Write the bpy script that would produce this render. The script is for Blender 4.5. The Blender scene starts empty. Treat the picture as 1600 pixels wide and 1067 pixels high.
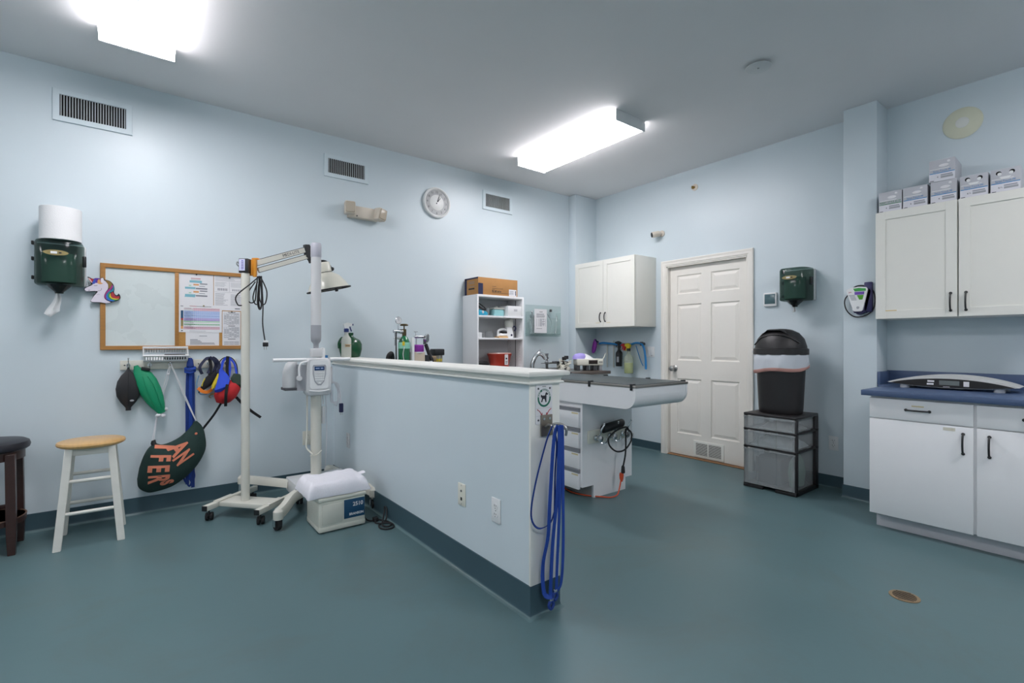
import bpy, bmesh, math, random
from mathutils import Vector, Matrix
random.seed(4)
SC = bpy.context.scene
COL = SC.collection
PI = math.pi
R = math.radians

# ------------------------------------------------------------------ materials
def lin(c):
    return c / 12.92 if c <= 0.04045 else ((c + 0.055) / 1.055) ** 2.4
def rgb(h):
    if isinstance(h, str):
        h = h.lstrip('#')
        return tuple(lin(int(h[i:i + 2], 16) / 255) for i in (0, 2, 4)) + (1,)
    return tuple(h) + (1,)
def mat(name, col, rough=0.5, metal=0.0, var=0.05, scale=14.0, bump=0.0, bscale=60.0, stretch=None, coat=0.0, spec=0.5, rvar=0.0):
    m = bpy.data.materials.new(name); m.use_nodes = True
    nt = m.node_tree; n = nt.nodes; l = nt.links
    p = n['Principled BSDF']
    c = rgb(col)
    tc = n.new('ShaderNodeTexCoord'); mp = n.new('ShaderNodeMapping')
    l.new(tc.outputs['Object'], mp.inputs['Vector'])
    if stretch: mp.inputs['Scale'].default_value = stretch
    nz = n.new('ShaderNodeTexNoise'); nz.inputs['Scale'].default_value = scale; nz.inputs['Detail'].default_value = 4
    l.new(mp.outputs[0], nz.inputs['Vector'])
    mx = n.new('ShaderNodeMix'); mx.data_type = 'RGBA'
    mx.inputs['A'].default_value = tuple(max(0, x * (1 - var)) for x in c[:3]) + (1,)
    mx.inputs['B'].default_value = tuple(min(1, x * (1 + var)) for x in c[:3]) + (1,)
    l.new(nz.outputs['Fac'], mx.inputs['Factor'])
    l.new(mx.outputs['Result'], p.inputs['Base Color'])
    p.inputs['Roughness'].default_value = rough
    p.inputs['Metallic'].default_value = metal
    p.inputs['Specular IOR Level'].default_value = spec
    if coat: p.inputs['Coat Weight'].default_value = coat
    if rvar:
        mr = n.new('ShaderNodeMapRange'); mr.inputs['To Min'].default_value = max(0, rough - rvar); mr.inputs['To Max'].default_value = min(1, rough + rvar)
        l.new(nz.outputs['Fac'], mr.inputs['Value']); l.new(mr.outputs[0], p.inputs['Roughness'])
    if bump:
        b2 = n.new('ShaderNodeTexNoise'); b2.inputs['Scale'].default_value = bscale; b2.inputs['Detail'].default_value = 3
        l.new(mp.outputs[0], b2.inputs['Vector'])
        bp = n.new('ShaderNodeBump'); bp.inputs['Strength'].default_value = bump; bp.inputs['Distance'].default_value = 0.004
        l.new(b2.outputs['Fac'], bp.inputs['Height']); l.new(bp.outputs[0], p.inputs['Normal'])
    return m
def clear(name, tint, body, alpha=0.35, rough=0.15):
    """see-through plastic or glass: a tinted transparent layer mixed with a glossy body"""
    m = mat(name, body, rough, var=0.03)
    nt = m.node_tree; n = nt.nodes; l = nt.links
    tr = n.new('ShaderNodeBsdfTransparent'); tr.inputs['Color'].default_value = rgb(tint)
    ms = n.new('ShaderNodeMixShader'); ms.inputs[0].default_value = alpha
    l.new(tr.outputs[0], ms.inputs[1]); l.new(n['Principled BSDF'].outputs[0], ms.inputs[2])
    l.new(ms.outputs[0], n['Material Output'].inputs['Surface'])
    return m
def glow(name, col, s):
    m = bpy.data.materials.new(name); m.use_nodes = True
    p = m.node_tree.nodes['Principled BSDF']
    p.inputs['Base Color'].default_value = rgb(col); p.inputs['Roughness'].default_value = 0.4
    p.inputs['Emission Color'].default_value = rgb(col); p.inputs['Emission Strength'].default_value = s
    return m

WALL = mat('wall_paint', '#cdd8dd', 0.36, var=0.03, scale=2.2, bump=0.08, bscale=22, spec=0.4, rvar=0.08)
CEIL = mat('ceiling_paint', '#e6e4e4', 0.85, var=0.02, scale=3, bump=0.1, bscale=60)
FLOOR = mat('floor_epoxy', '#577074', 0.38, var=0.10, scale=1.6, bump=0.05, bscale=40, rvar=0.08, spec=0.4)
def worn(m):
    # faint grey-brown traffic marks across the epoxy
    nt = m.node_tree; n = nt.nodes; l = nt.links; p = n['Principled BSDF']
    tc = n.new('ShaderNodeTexCoord'); a = n.new('ShaderNodeTexNoise'); a.inputs['Scale'].default_value = 1.3; a.inputs['Detail'].default_value = 9; a.inputs['Roughness'].default_value = .68; a.inputs['Distortion'].default_value = .6
    l.new(tc.outputs['Object'], a.inputs['Vector'])
    r = n.new('ShaderNodeValToRGB'); r.color_ramp.elements[0].position = .50; r.color_ramp.elements[1].position = .72; r.color_ramp.elements[1].color = (.34, .34, .34, 1)
    l.new(a.outputs['Fac'], r.inputs['Fac'])
    old = p.inputs['Base Color'].links[0].from_socket
    mx = n.new('ShaderNodeMix'); mx.data_type = 'RGBA'; mx.inputs['B'].default_value = rgb('#595c54')
    l.new(r.outputs[0], mx.inputs['Factor']); l.new(old, mx.inputs['A']); l.new(mx.outputs['Result'], p.inputs['Base Color'])
worn(FLOOR)
BASE = mat('base_epoxy', '#3d545d', 0.40, var=0.06, scale=5, spec=0.4)
TRIM = mat('trim_paint', '#eae9e2', 0.45, var=0.02)
DOORW = mat('door_paint', '#e8e4dc', 0.45, var=0.02)
WHITE = mat('white_laminate', '#ebebec', 0.45, var=0.015)
CABW = mat('warm_white_paint', '#e4e3db', 0.5, var=0.015)
WPLA = mat('white_plastic', '#e2e3e3', 0.4, var=0.02)
CREAM = mat('cream_plastic', '#dedccf', 0.4, var=0.02)
LGREY = mat('light_grey_plastic', '#c9cacb', 0.42, var=0.03)
MGREY = mat('mid_grey_plastic', '#9b9da2', 0.45, var=0.03)
DGREY = mat('dark_grey_plastic', '#4a4c50', 0.5, var=0.05)
BLACK = mat('black_plastic', '#191a1c', 0.42, var=0.1)
RUBBER = mat('black_rubber', '#1d1d1f', 0.7, var=0.1)
BFAB = mat('black_webbing', '#17181c', 0.9, var=0.2, scale=120)
CHROME = mat('chrome', '#d5d6d8', 0.18, 1.0, var=0.02)
STEEL = mat('brushed_steel', '#a8a8a6', 0.35, 1.0, var=0.06, stretch=(1, 1, 30))
BRASS = mat('brass', '#a8874c', 0.35, 1.0)
DHOLE = mat('dark_opening', '#1c1b1b', 0.9)
OAK = mat('oak_frame', '#a9773c', 0.5, var=0.18, scale=9, stretch=(1, 1, 8))
CORK = mat('cork', '#b98a4c', 0.9, var=0.25, scale=130, bump=0.3, bscale=200)
BOARD = mat('whiteboard', '#d3dcdb', 0.28, var=0.03, scale=5, rvar=0.05)
PAPER = mat('paper', '#e3e2e4', 0.85, var=0.01)
INK = mat('ink_grey', '#85888f', 0.9)
INKD = mat('ink_dark', '#2e3036', 0.9)
TEALI = mat('ink_teal', '#7fb6c4', 0.9)
ORGI = mat('ink_orange', '#dba06a', 0.9)
BLUEI = mat('ink_blue', '#2f5fae', 0.9)
BLUEL = mat('ink_light_blue', '#a9c0ea', 0.9)
PURI = mat('ink_purple', '#b3a3da', 0.9)
PINKI = mat('ink_pink', '#dcb2c0', 0.9)
GRNI = mat('ink_green', '#a9d3b4', 0.9)
REDI = mat('ink_red', '#b03540', 0.8)
CARD = mat('cardboard', '#b0804c', 0.85, var=0.08, scale=20)
NAVY = mat('navy_print', '#23284a', 0.8)
GREENC = clear('smoked_green_plastic', '#a0b6ad', '#222d2d', 0.36, 0.12)
GREEND = mat('green_plastic_solid', '#1d3b36', 0.25, var=0.08, coat=0.4)
TOWEL = mat('paper_towel', '#e6e6e6', 0.95, var=0.02, bump=0.3, bscale=150)
TERRY = mat('white_terry', '#eceaf0', 1.0, var=0.03, scale=60, bump=0.8, bscale=160)
STOOLP = mat('chipped_white_paint', '#d9d8d0', 0.6, var=0.07, scale=18)
PINE = mat('clear_pine', '#cfa468', 0.4, var=0.14, scale=5, stretch=(14, 1, 1), coat=0.3)
ESPR = mat('espresso_wood', '#38211c', 0.4, var=0.2, scale=8, stretch=(1, 1, 6), coat=0.2)
LEATH = mat('black_vinyl', '#22222a', 0.4, var=0.1)
LAMPW = mat('lamp_enamel', '#d6d4c6', 0.35, var=0.03, coat=0.3)
BONE = mat('bone_steel_paint', '#d5d3c8', 0.45, var=0.03)
AMBER = mat('amber_clamp', '#d08a28', 0.4)
BLUEW = mat('blue_webbing', '#153f97', 0.7, var=0.15, scale=60)
BLUED = mat('blue_webbing_dark', '#14357f', 0.7, var=0.2, scale=60)
GREENB = mat('green_rubber', '#0f8f63', 0.45, var=0.08)
BAGG = mat('dark_green_fabric', '#1c3531', 0.85, var=0.15, scale=30)
BAGO = mat('coral_print', '#d98265', 0.85)
CORDW = mat('white_cord', '#d8d8dc', 0.7)
REDF = mat('red_fabric', '#b71f25', 0.75, var=0.12, scale=30)
BLUF = mat('blue_fabric', '#2347c4', 0.75, var=0.12, scale=30)
GRNF = mat('olive_fabric', '#27382d', 0.8)
YELF = mat('yellow_fabric', '#d9c02b', 0.75)
ORGF = mat('orange_fabric', '#e07a20', 0.75)
TURQ = mat('turquoise_plastic', '#1f9fc0', 0.4)
PURP = mat('purple_plastic', '#8a2a9a', 0.45)
LAV = mat('lavender_plastic', '#a79be0', 0.4)
REDP = mat('red_sharps_plastic', '#a63322', 0.4, var=0.06)
TANKG = mat('tank_green', '#12693f', 0.25, var=0.08, coat=0.5)
DKGRN = mat('dark_green_plastic', '#14502f', 0.25, coat=0.3)
MILKY = clear('milky_plastic', '#f2f4ee', '#d8dad2', 0.72, 0.35)
FROST = clear('frosted_plastic', '#f0f2f2', '#d3d5d6', 0.24, 0.3)
THIN = clear('thin_clear_plastic', '#eef2e6', '#d8dccf', 0.30, 0.2)
ACRYL = clear('clear_acrylic', '#f7fbfa', '#dfe8e8', 0.12, 0.08)
LIQ = mat('yellow_green_liquid', '#b9c06a', 0.4)
BLUEH = mat('blue_hose', '#1d7fc0', 0.45)
TABTOP = mat('dark_table_mat', '#323e41', 0.45, var=0.06)
SINKC = mat('dark_counter', '#544b45', 0.35, var=0.08)
NAVYC = mat('blue_counter_laminate', '#46597a', 0.4, var=0.10, scale=90)
SCALEW = mat('scale_silver', '#cfcfcb', 0.35)
SCALEB = mat('scale_dark_panel', '#211f1e', 0.3)
LCD = mat('lcd_grey', '#6f7674', 0.25)
LCDB = mat('lcd_blue', '#1d3a66', 0.2)
CLEANB = mat('blue_nameplate', '#17496b', 0.5)
ORANGE = mat('orange_cable', '#d2502b', 0.5)
PINKB = mat('pink_bag_rim', '#cf9a90', 0.6)
BAGW = clear('white_bin_liner', '#eef1f4', '#d8dde4', 0.85, 0.4)
BINB = mat('black_bin_plastic', '#232122', 0.45, var=0.1, bump=0.1, bscale=300)
DRAIN = mat('brass_drain', '#8d775a', 0.5, 0.2, var=0.2)
SILV = mat('silver_rim', '#e6e6e4', 0.3, 0.1)
DIAL = mat('clock_dial', '#9a9c9c', 0.4)
DIALI = mat('clock_inner', '#e1e1df', 0.35)
BEIGE = mat('beige_plastic', '#d8cdbe', 0.5)
SPKR = mat('cream_disc', '#d6d6bf', 0.6)
SIGNG = mat('sign_green', '#0d6a52', 0.5)
GOLDL = mat('gold_label', '#8f8152', 0.5)
TAPE = mat('old_tape', '#d9cba2', 0.7)
LENS = clear('lamp_head_lens', '#e8e2d6', '#d2c8b8', 0.6, 0.2)

# ------------------------------------------------------------------ mesh builder
class B:
    def __init__(s):
        s.bm = bmesh.new(); s.mi = 0; s.ml = []
    def m(s, material):
        if material not in s.ml: s.ml.append(material)
        s.mi = s.ml.index(material); return s
    def _f(s, vs):
        try:
            f = s.bm.faces.new(vs); f.material_index = s.mi; return f
        except ValueError: return None
    def box(s, x0, x1, y0, y1, z0, z1, bev=0, seg=2):
        V = [s.bm.verts.new(p) for p in ((x0,y0,z0),(x1,y0,z0),(x1,y1,z0),(x0,y1,z0),(x0,y0,z1),(x1,y0,z1),(x1,y1,z1),(x0,y1,z1))]
        F = [s._f([V[i] for i in q]) for q in ((0,3,2,1),(4,5,6,7),(0,1,5,4),(1,2,6,5),(2,3,7,6),(3,0,4,7))]
        if bev:
            E = list({e for f in F for e in f.edges})
            r = bmesh.ops.bevel(s.bm, geom=E, offset=bev, segments=seg, profile=0.5, affect='EDGES')
            for f in r['faces']: f.material_index = s.mi
        return s
    def ring(s, c, u, v, n):
        return [s.bm.verts.new(c + u * math.cos(2*PI*i/n) + v * math.sin(2*PI*i/n)) for i in range(n)]
    def bridge(s, a, b):
        n = len(a)
        for i in range(n): s._f([a[i], a[(i+1) % n], b[(i+1) % n], b[i]])
    def cyl(s, p0, p1, r0, r1=None, n=20, cap=True):
        p0 = Vector(p0); p1 = Vector(p1); r1 = r0 if r1 is None else r1
        d = (p1 - p0).normalized()
        u = d.orthogonal().normalized(); v = d.cross(u)
        a = s.ring(p0, u*r0, v*r0, n); b = s.ring(p1, u*r1, v*r1, n)
        s.bridge(a, b)
        if cap: s._f(a[::-1]); s._f(b)
        return s
    def loft(s, secs, n=20, cap=True):
        """secs: (centre, half-width vector, half-depth vector)"""
        prev = None; first = None
        for c, u, v in secs:
            r = s.ring(Vector(c), Vector(u), Vector(v), n)
            if prev: s.bridge(prev, r)
            else: first = r
            prev = r
        if cap: s._f(first[::-1]); s._f(prev)
        return s
    def tube(s, pts, r, n=8, closed=False, smooth=0):
        P = [Vector(p) for p in pts]
        if smooth: P = catmull(P, smooth, closed)
        m = len(P); u = None; rings = []
        for i in range(m):
            a = P[(i-1) % m] if (closed or i) else P[i]
            b = P[(i+1) % m] if (closed or i < m-1) else P[i]
            d = (b - a)
            if d.length < 1e-9: d = Vector((0,0,1))
            d.normalize()
            if u is None: u = d.orthogonal()
            u = u - d * u.dot(d)
            if u.length < 1e-6: u = d.orthogonal()
            u.normalize(); v = d.cross(u)
            rings.append(s.ring(P[i], u*r, v*r, n))
        for i in range(m-1): s.bridge(rings[i], rings[i+1])
        if closed: s.bridge(rings[-1], rings[0])
        else: s._f(rings[0][::-1]); s._f(rings[-1])
        return s
    def strap(s, pts, w, t, side=(0,1,0), smooth=4):
        """flat band: half-width along `side`, thickness t across it"""
        P = [Vector(p) for p in pts]
        if smooth: P = catmull(P, smooth)
        W = Vector(side).normalized(); prev = None
        for i in range(len(P)):
            d = (P[min(i+1, len(P)-1)] - P[max(i-1, 0)]).normalized()
            a = W - d * W.dot(d)
            if a.length < 1e-4: a = d.orthogonal()
            a.normalize(); b = d.cross(a)
            q = [s.bm.verts.new(P[i] + a*x*w/2 + b*y*t/2) for x, y in ((-1,-1),(1,-1),(1,1),(-1,1))]
            if prev: s.bridge(prev, q)
            else: s._f(q[::-1])
            prev = q
        s._f(prev); return s
    def lathe(s, prof, c=(0,0,0), axis=(0,0,1), n=32, sx=1.0, sy=1.0):
        c = Vector(c); d = Vector(axis).normalized()
        u = Vector((1,0,0)) if abs(d.x) < 0.9 else Vector((0,1,0))
        u = (u - d*u.dot(d)).normalized(); v = d.cross(u)
        prev = None; first = None
        for r, z in prof:
            q = s.ring(c + d*z, u*max(r,1e-5)*sx, v*max(r,1e-5)*sy, n)
            if prev: s.bridge(prev, q)
            else: first = q
            prev = q
        s._f(first[::-1]); s._f(prev); return s
    def prism(s, poly, plane, d0, d1):
        def P(a, b, d): return {'xz': (a, d, b), 'xy': (a, b, d), 'yz': (d, a, b)}[plane]
        A = [s.bm.verts.new(P(a, b, d0)) for a, b in poly]; Bv = [s.bm.verts.new(P(a, b, d1)) for a, b in poly]
        s._f(A[::-1]); s._f(Bv); s.bridge(A, Bv); return s
    def sph(s, c, r, n=16, k=10):
        r = r if isinstance(r, tuple) else (r, r, r); c = Vector(c); prev = None; first = None
        for j in range(k+1):
            a = -PI/2 + PI*j/k; w = max(math.cos(a), 1e-4)
            q = s.ring(c + Vector((0,0,r[2]*math.sin(a))), Vector((r[0]*w,0,0)), Vector((0,r[1]*w,0)), n)
            if prev: s.bridge(prev, q)
            else: first = q
            prev = q
        s._f(first[::-1]); s._f(prev); return s
    def frame(s, x0, x1, z0, z1, f, ya, yb):
        """four mitred rails lying in an xz rectangle, from y = ya (front) to yb"""
        o = ((x0,z0),(x1,z0),(x1,z1),(x0,z1)); i = ((x0+f,z0+f),(x1-f,z0+f),(x1-f,z1-f),(x0+f,z1-f))
        R4 = [[s.bm.verts.new((a, y, c)) for a, c in q] for q, y in ((o,yb),(o,ya+.002),(((x0+.002,z0+.002),(x1-.002,z0+.002),(x1-.002,z1-.002),(x0+.002,z1-.002)),ya),(((x0+f-.002,z0+f-.002),(x1-f+.002,z0+f-.002),(x1-f+.002,z1-f+.002),(x0+f-.002,z1-f+.002)),ya),(i,ya+.002),(i,yb))]
        for k in range(6): s.bridge(R4[k], R4[(k+1) % 6])
        return s
    def rect(s, x0, x1, z0, z1, y, t=0.0006):
        return s.box(x0, x1, y - t, y, z0, z1)
    def text(s, body, size, M, ext=0.0004, align='CENTER', warp=None, xs=1.0, bold=0.0):
        cu = bpy.data.curves.new('t', 'FONT'); cu.body = body; cu.size = size; cu.extrude = ext
        cu.offset = bold; cu.align_x = align; cu.align_y = 'CENTER'; cu.resolution_u = 3
        o = bpy.data.objects.new('t', cu); me = bpy.data.meshes.new_from_object(o)
        b2 = bmesh.new(); b2.from_mesh(me); mp = {}
        for v in b2.verts:
            co = M @ Vector((v.co.x*xs, v.co.y, v.co.z))
            if warp: co = warp(co)
            mp[v] = s.bm.verts.new(co)
        for f in b2.faces: s._f([mp[v] for v in f.verts])
        b2.free(); bpy.data.objects.remove(o); bpy.data.curves.remove(cu); bpy.data.meshes.remove(me)
        return s
    def turn(s, M, since=0):
        s.bm.verts.ensure_lookup_table()
        for v in list(s.bm.verts)[since:]: v.co = M @ v.co
        return s
    def n(s): return len(s.bm.verts)
    def build(s, name, material, parent=None, sharp=35, smooth=True, loc=None, rotz=0):
        bmesh.ops.recalc_face_normals(s.bm, faces=s.bm.faces)
        me = bpy.data.meshes.new(name); s.bm.to_mesh(me); s.bm.free()
        for mm in (s.ml or [material]): me.materials.append(mm)
        if smooth:
            for p in me.polygons: p.use_smooth = True
            me.set_sharp_from_angle(angle=R(sharp))
        o = bpy.data.objects.new(name, me); COL.objects.link(o)
        if parent: o.parent = parent
        if loc: o.location = loc; o.rotation_euler = (0, 0, rotz)
        return o
def catmull(P, k=6, closed=False):
    out = []; n = len(P)
    for i in range(n if closed else n-1):
        g = (lambda j: P[j % n]) if closed else (lambda j: P[min(max(j, 0), n-1)])
        p0, p1, p2, p3 = g(i-1), g(i), g(i+1), g(i+2)
        for j in range(k):
            t = j / k
            out.append(0.5*((2*p1) + (p2-p0)*t + (2*p0-5*p1+4*p2-p3)*t*t + (3*p1-p0-3*p2+p3)*t**3))
    if not closed: out.append(P[-1])
    return out
def FRONT(x, z, y, rot=0):      # text frame on a face that looks along -y
    return Matrix.Translation((x, y, z)) @ Matrix.Rotation(PI/2, 4, 'X') @ Matrix.Rotation(R(rot), 4, 'Z')
def tag(o, label, cat, group=None):
    o['label'] = label; o['category'] = cat
    if group: o['group'] = group
    return o
def thing(name, label, cat, loc=(0,0,0), rotz=0, group=None):
    o = bpy.data.objects.new(name, None); COL.objects.link(o); o.empty_display_size = 0.05
    o.location = loc; o.rotation_euler = (0, 0, rotz)
    return tag(o, label, cat, group)
def struct(b, name, material, parent=None, **k):
    o = b.build(name, material, parent, **k)
    if not parent: o['kind'] = 'structure'
    return o
def copy_thing(o, loc, rotz, label):
    c = o.copy(); COL.objects.link(c); c.location = loc; c.rotation_euler = (0, 0, rotz); c['label'] = label
    for ch in list(o.children):
        d = ch.copy(); COL.objects.link(d); d.parent = c
        for g in list(ch.children):
            e = g.copy(); COL.objects.link(e); e.parent = d
    return c
DW = -PI/2   # things on the door wall look along -x
YL, XD, ZC = 4.34, 4.60, 3.03

# ------------------------------------------------------------------ the setting
struct(B().box(-4.9, 4.9, -2.7, 4.6, -0.08, 0), 'floor', FLOOR, smooth=False)
struct(B().box(-4.9, 4.9, -2.7, 4.6, ZC, ZC+0.08), 'ceiling', CEIL, smooth=False)
struct(B().box(-4.9, 4.9, YL, YL+0.12, 0, ZC), 'wall_left', WALL, smooth=False)
DY0, DY1, DZ = 2.295, 3.185, 2.045
b = B().box(XD, XD+0.12, DY1, YL, 0, ZC).box(XD, XD+0.12, 1.3, DY0, 0, ZC).box(XD, XD+0.12, DY0, DY1, DZ, ZC)
b.box(XD+0.02, XD+0.12, -2.7, 1.3, 0, ZC)
struct(b, 'wall_back', WALL, smooth=False)
struct(B().box(-4.9, -4.78, -2.7, 4.6, 0, ZC), 'wall_rear', WALL, smooth=False)
struct(B().box(-4.9, 4.9, -2.7, -2.58, 0, ZC), 'wall_right', WALL, smooth=False)
struct(B().box(4.38, XD+0.03, 1.212, 1.43, 0, ZC, 0.004), 'wall_pilaster', WALL)
struct(B().box(4.235, XD+0.02, 4.222, YL+0.01, 0, ZC, 0.012), 'wall_corner_pilaster', WALL)
struct(B().box(1.365, 1.533, 1.645, YL+0.01, 0, 1.045), 'wall_partition', WALL, smooth=False)
struct(B().box(1.362, 1.536, 1.634, 1.646, 0.142, 1.045, 0.003), 'trim_1', TRIM)
# moulded cap on the half wall, mitred around its free end
b = B(); prev = None
for e, z in ((.002,1.025),(.016,1.027),(.019,1.033),(.016,1.039),(.009,1.040),(.010,1.049),(.017,1.058),(.028,1.063),(.036,1.064),(.038,1.069),(.038,1.078),(.033,1.0845),(.02,1.086),(-.02,1.086)):
    x0, x1, y0 = 1.365-e, 1.533+e, 1.64-e
    r = [b.bm.verts.new(p) for p in ((x0,YL,z),(x0,y0,z),(x1,y0,z),(x1,YL,z))]
    if prev: b.bridge(prev, r)
    else: b._f(r[::-1])
    prev = r
b._f(prev)
struct(b, 'trim_2', TRIM, sharp=22)
def skirt(name, path, h):
    """coved skirting swept along a polyline; the room lies to the left of the path"""
    b = B(); prof = [(0,h),(0.006,h),(0.006,0.022),(0.008,0.013),(0.012,0.006),(0.019,0.0015),(0.022,0)]
    prev = None
    for i, p in enumerate(path):
        p = Vector(p)
        d0 = (p - Vector(path[i-1])).normalized() if i else None
        d1 = (Vector(path[i+1]) - p).normalized() if i < len(path)-1 else None
        n0 = Vector((-d0.y, d0.x)) if d0 else None; n1 = Vector((-d1.y, d1.x)) if d1 else None
        if n0 is None: nn = n1
        elif n1 is None: nn = n0
        else:
            nn = (n0 + n1).normalized(); nn /= max(nn.dot(n0), 0.3)
        r = [b.bm.verts.new((p.x + nn.x*a, p.y + nn.y*a, z)) for a, z in prof] + [b.bm.verts.new((p.x, p.y, 0))]
        if prev:
            n = len(r)
            for k in range(n): b.m(BASE if k < 3 else FLOOR)._f([prev[k], prev[(k+1) % n], r[(k+1) % n], r[k]])
        else: b.m(BASE)._f(r[::-1])
        prev = r
    b.m(BASE)._f(prev)
    return struct(b, name, BASE, sharp=50)
skirt('baseboard_left', [(1.365,YL),(-4.78,YL)], 0.118)
skirt('baseboard_partition', [(1.533,YL),(1.533,1.64),(1.365,1.64),(1.365,YL)], 0.142)
skirt('baseboard_back', [(XD,3.25),(XD,4.2)], 0.10)
skirt('baseboard_pilaster', [(4.38,1.0),(4.38,1.43),(XD,1.43),(XD,2.235)], 0.105)
# door: casing, jambs, six-panel slab, knob, grille
b = B()
def casing(b, x, y0, y1, z1):
    prof = ((0,0),(0,.010),(.003,.012),(.012,.012),(.016,.017),(.040,.017),(.045,.021),(.058,.022),(.062,.019),(.062,0))
    prev = None
    for y, z, sy, sz in ((y0,0,-1,0),(y0,z1,-1,1),(y1,z1,1,1),(y1,0,1,0)):
        r = [b.bm.verts.new((x-t, y+sy*a, z+sz*a)) for a, t in prof]
        if prev: b.bridge(prev, r)
        else: b._f(r[::-1])
        prev = r
    b._f(prev)
casing(b, XD, DY0, DY1, DZ)
for y0, y1 in ((DY0, DY0+0.012), (DY1-0.012, DY1)): b.box(XD-0.003, XD+0.12, y0, y1, 0, DZ)
b.box(XD-0.003, XD+0.12, DY0, DY1, DZ-0.012, DZ)
struct(b, 'trim_3', DOORW)
door = bpy.data.objects.new('door_1', None); COL.objects.link(door); door['kind'] = 'structure'
door.location = (XD, DY0, 0)
X0 = 0.045
b = B(); y0, y1, z0, z1 = 0.014, DY1-DY0-0.014, 0.012, DZ-0.014
ys = (0.10, 0.398, 0.505, 0.792)
zs = ((0.24, 0.83), (1.025, 1.625), (1.738, 1.94))
xs = [y0, ys[0], ys[1], ys[2], ys[3], y1]; zz = [z0, .24, .83, 1.025, 1.625, 1.738, 1.94, z1]
for i in range(5):
    for j in range(7):
        if not (i in (1, 3) and j in (1, 3, 5)): b.box(X0, X0+0.04, xs[i], xs[i+1], zz[j], zz[j+1])
for i in (1, 3):
    for j in (1, 3, 5):
        a0, a1, c0, c1 = xs[i], xs[i+1], zz[j], zz[j+1]; prev = None
        for e, dx in ((0, 0), (0.006, 0.010), (0.016, 0.012), (0.044, 0.003)):
            r = [b.bm.verts.new((X0+dx, p, q)) for p, q in ((a0+e,c0+e),(a1-e,c0+e),(a1-e,c1-e),(a0+e,c1-e))]
            if prev: b.bridge(prev, r)
            prev = r
        b._f(prev)
bmesh.ops.remove_doubles(b.bm, verts=b.bm.verts, dist=1e-5)
b.build('slab', DOORW, door, smooth=False)
yk = y1 - 0.055
b = B().lathe([(0.001,0),(0.034,0.0),(0.034,0.006),(0.026,0.012),(0.012,0.016),(0.012,0.035),(0.026,0.042),(0.031,0.056),(0.026,0.070),(0.012,0.076),(0.001,0.077)], (X0, yk, 0.935), (-1,0,0), 24)
b.build('knob', STEEL, door)
b = B().m(TRIM); gy0, gy1, gz0, gz1 = 0.255, 0.592, 0.022, 0.188
b.box(X0-0.008, X0, gy0, gy1, gz0, gz1, 0.002).m(DHOLE).box(X0-0.0085, X0-0.007, gy0+.03, gy1-.03, gz0+.02, gz1-.02).m(TRIM)
for k in range(15):
    z = gz0+.022+k*.0085
    b.box(X0-0.011, X0-0.008, gy0+.03, gy1-.03, z, z+.0034)
b.box(X0-0.014, X0-0.008, (gy0+gy1)/2-.006, (gy0+gy1)/2+.006, gz0+.018, gz1-.018)
b.build('vent_grille', TRIM, door, smooth=False)
struct(B().box(XD-0.01, XD+0.1, DY0+.012, DY1-.012, 0, 0.008, .002), 'trim_4', mat('oak_threshold', '#8f6a49', .6, var=.15))
struct(B().box(XD+0.1, XD+0.12, DY0, DY1, 0, DZ), 'wall_behind_door', DHOLE, smooth=False)

# ------------------------------------------------------------------ ceiling lights
LAMP = glow('lit_diffuser', '#fcf9fd', 17.5); LAMPS = glow('lit_diffuser_side', '#fcf9fd', 8.0); LAMPC = glow('lit_diffuser_groove', '#f4f3f5', .55)
def ceiling_light(x0, x1, y0, y1, label):
    cx, cy = (x0+x1)/2, (y0+y1)/2; w, L = (x1-x0)/2, (y1-y0)/2
    t = thing('ceiling_light', label, 'ceiling light', (cx, cy, ZC), 0, 'four foot ceiling lights')
    B().box(-w+.012, w-.012, -L+.01, L-.01, -.03, 0, .002).build('housing', WPLA, t)
    prof = [(-w+.004,-.014),(-w,-.03),(-w,-.07),(-w+.012,-.082),(-.012,-.082),(0,-.076),(.012,-.082),(w-.012,-.082),(w,-.07),(w,-.03),(w-.004,-.014)]
    b = B().m(LAMP).prism(prof, 'xz', -L+.008, L-.008).m(LAMPS)
    for f in b.bm.faces:
        if f.calc_center_median().z > -.072 and len(f.verts) == 4: f.material_index = 1
    b.build('diffuser', LAMP, t, sharp=60)
    B().box(-.007, .007, -L+.01, L-.01, -.0835, -.074, .001).build('centre_spine', LAMPC, t)
    for s in (-1, 1):
        B().box(-w-.003, w+.003, min(s*L, s*(L-.008)), max(s*L, s*(L-.008)), -.088, 0, .002).build('end_cap', WPLA, t)
    return t
ceiling_light(-.175, .18, 2.43, 3.65, 'lit ceiling light cut by the top edge above the left wall vent')
ceiling_light(2.945, 3.295, 2.49, 3.73, 'whole lit ceiling light above the half wall')
ceiling_light(-.175, .18, -1.6, -.38, 'added ceiling light, unseen, at the near end of the room before the stools')  # added out of view to lift the overall brightness
ceiling_light(-3.3, -2.945, 2.43, 3.65, 'added ceiling light, unseen, along the left wall beyond the dark stool')  # unseen extra fixture, brightens the half wall, cabinets and door
ceiling_light(-3.3, -2.945, -1.0, .22, 'added ceiling light, unseen, in the corner furthest from the door')  # likewise added off frame, more light on those same faces
ceiling_light(2.945, 3.295, -1.3, -.08, 'added ceiling light, unseen, at the near end of the room before the base cabinet')  # unseen addition that lights the right-hand side of the room
b = B().lathe([(.001,-.020),(.072,-.020),(.077,-.017),(.076,-.013),(.05,-.012),(.05,0),(.001,0)], (0,0,0), (0,0,1), 40)
t = thing('ceiling_cover_plate', 'round white cover plate with a centre screw on the ceiling', 'cover plate', (3.22, 1.535, ZC))
b.build('plate', mat('cover_white', '#d3d4d4', .6), t)
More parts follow.
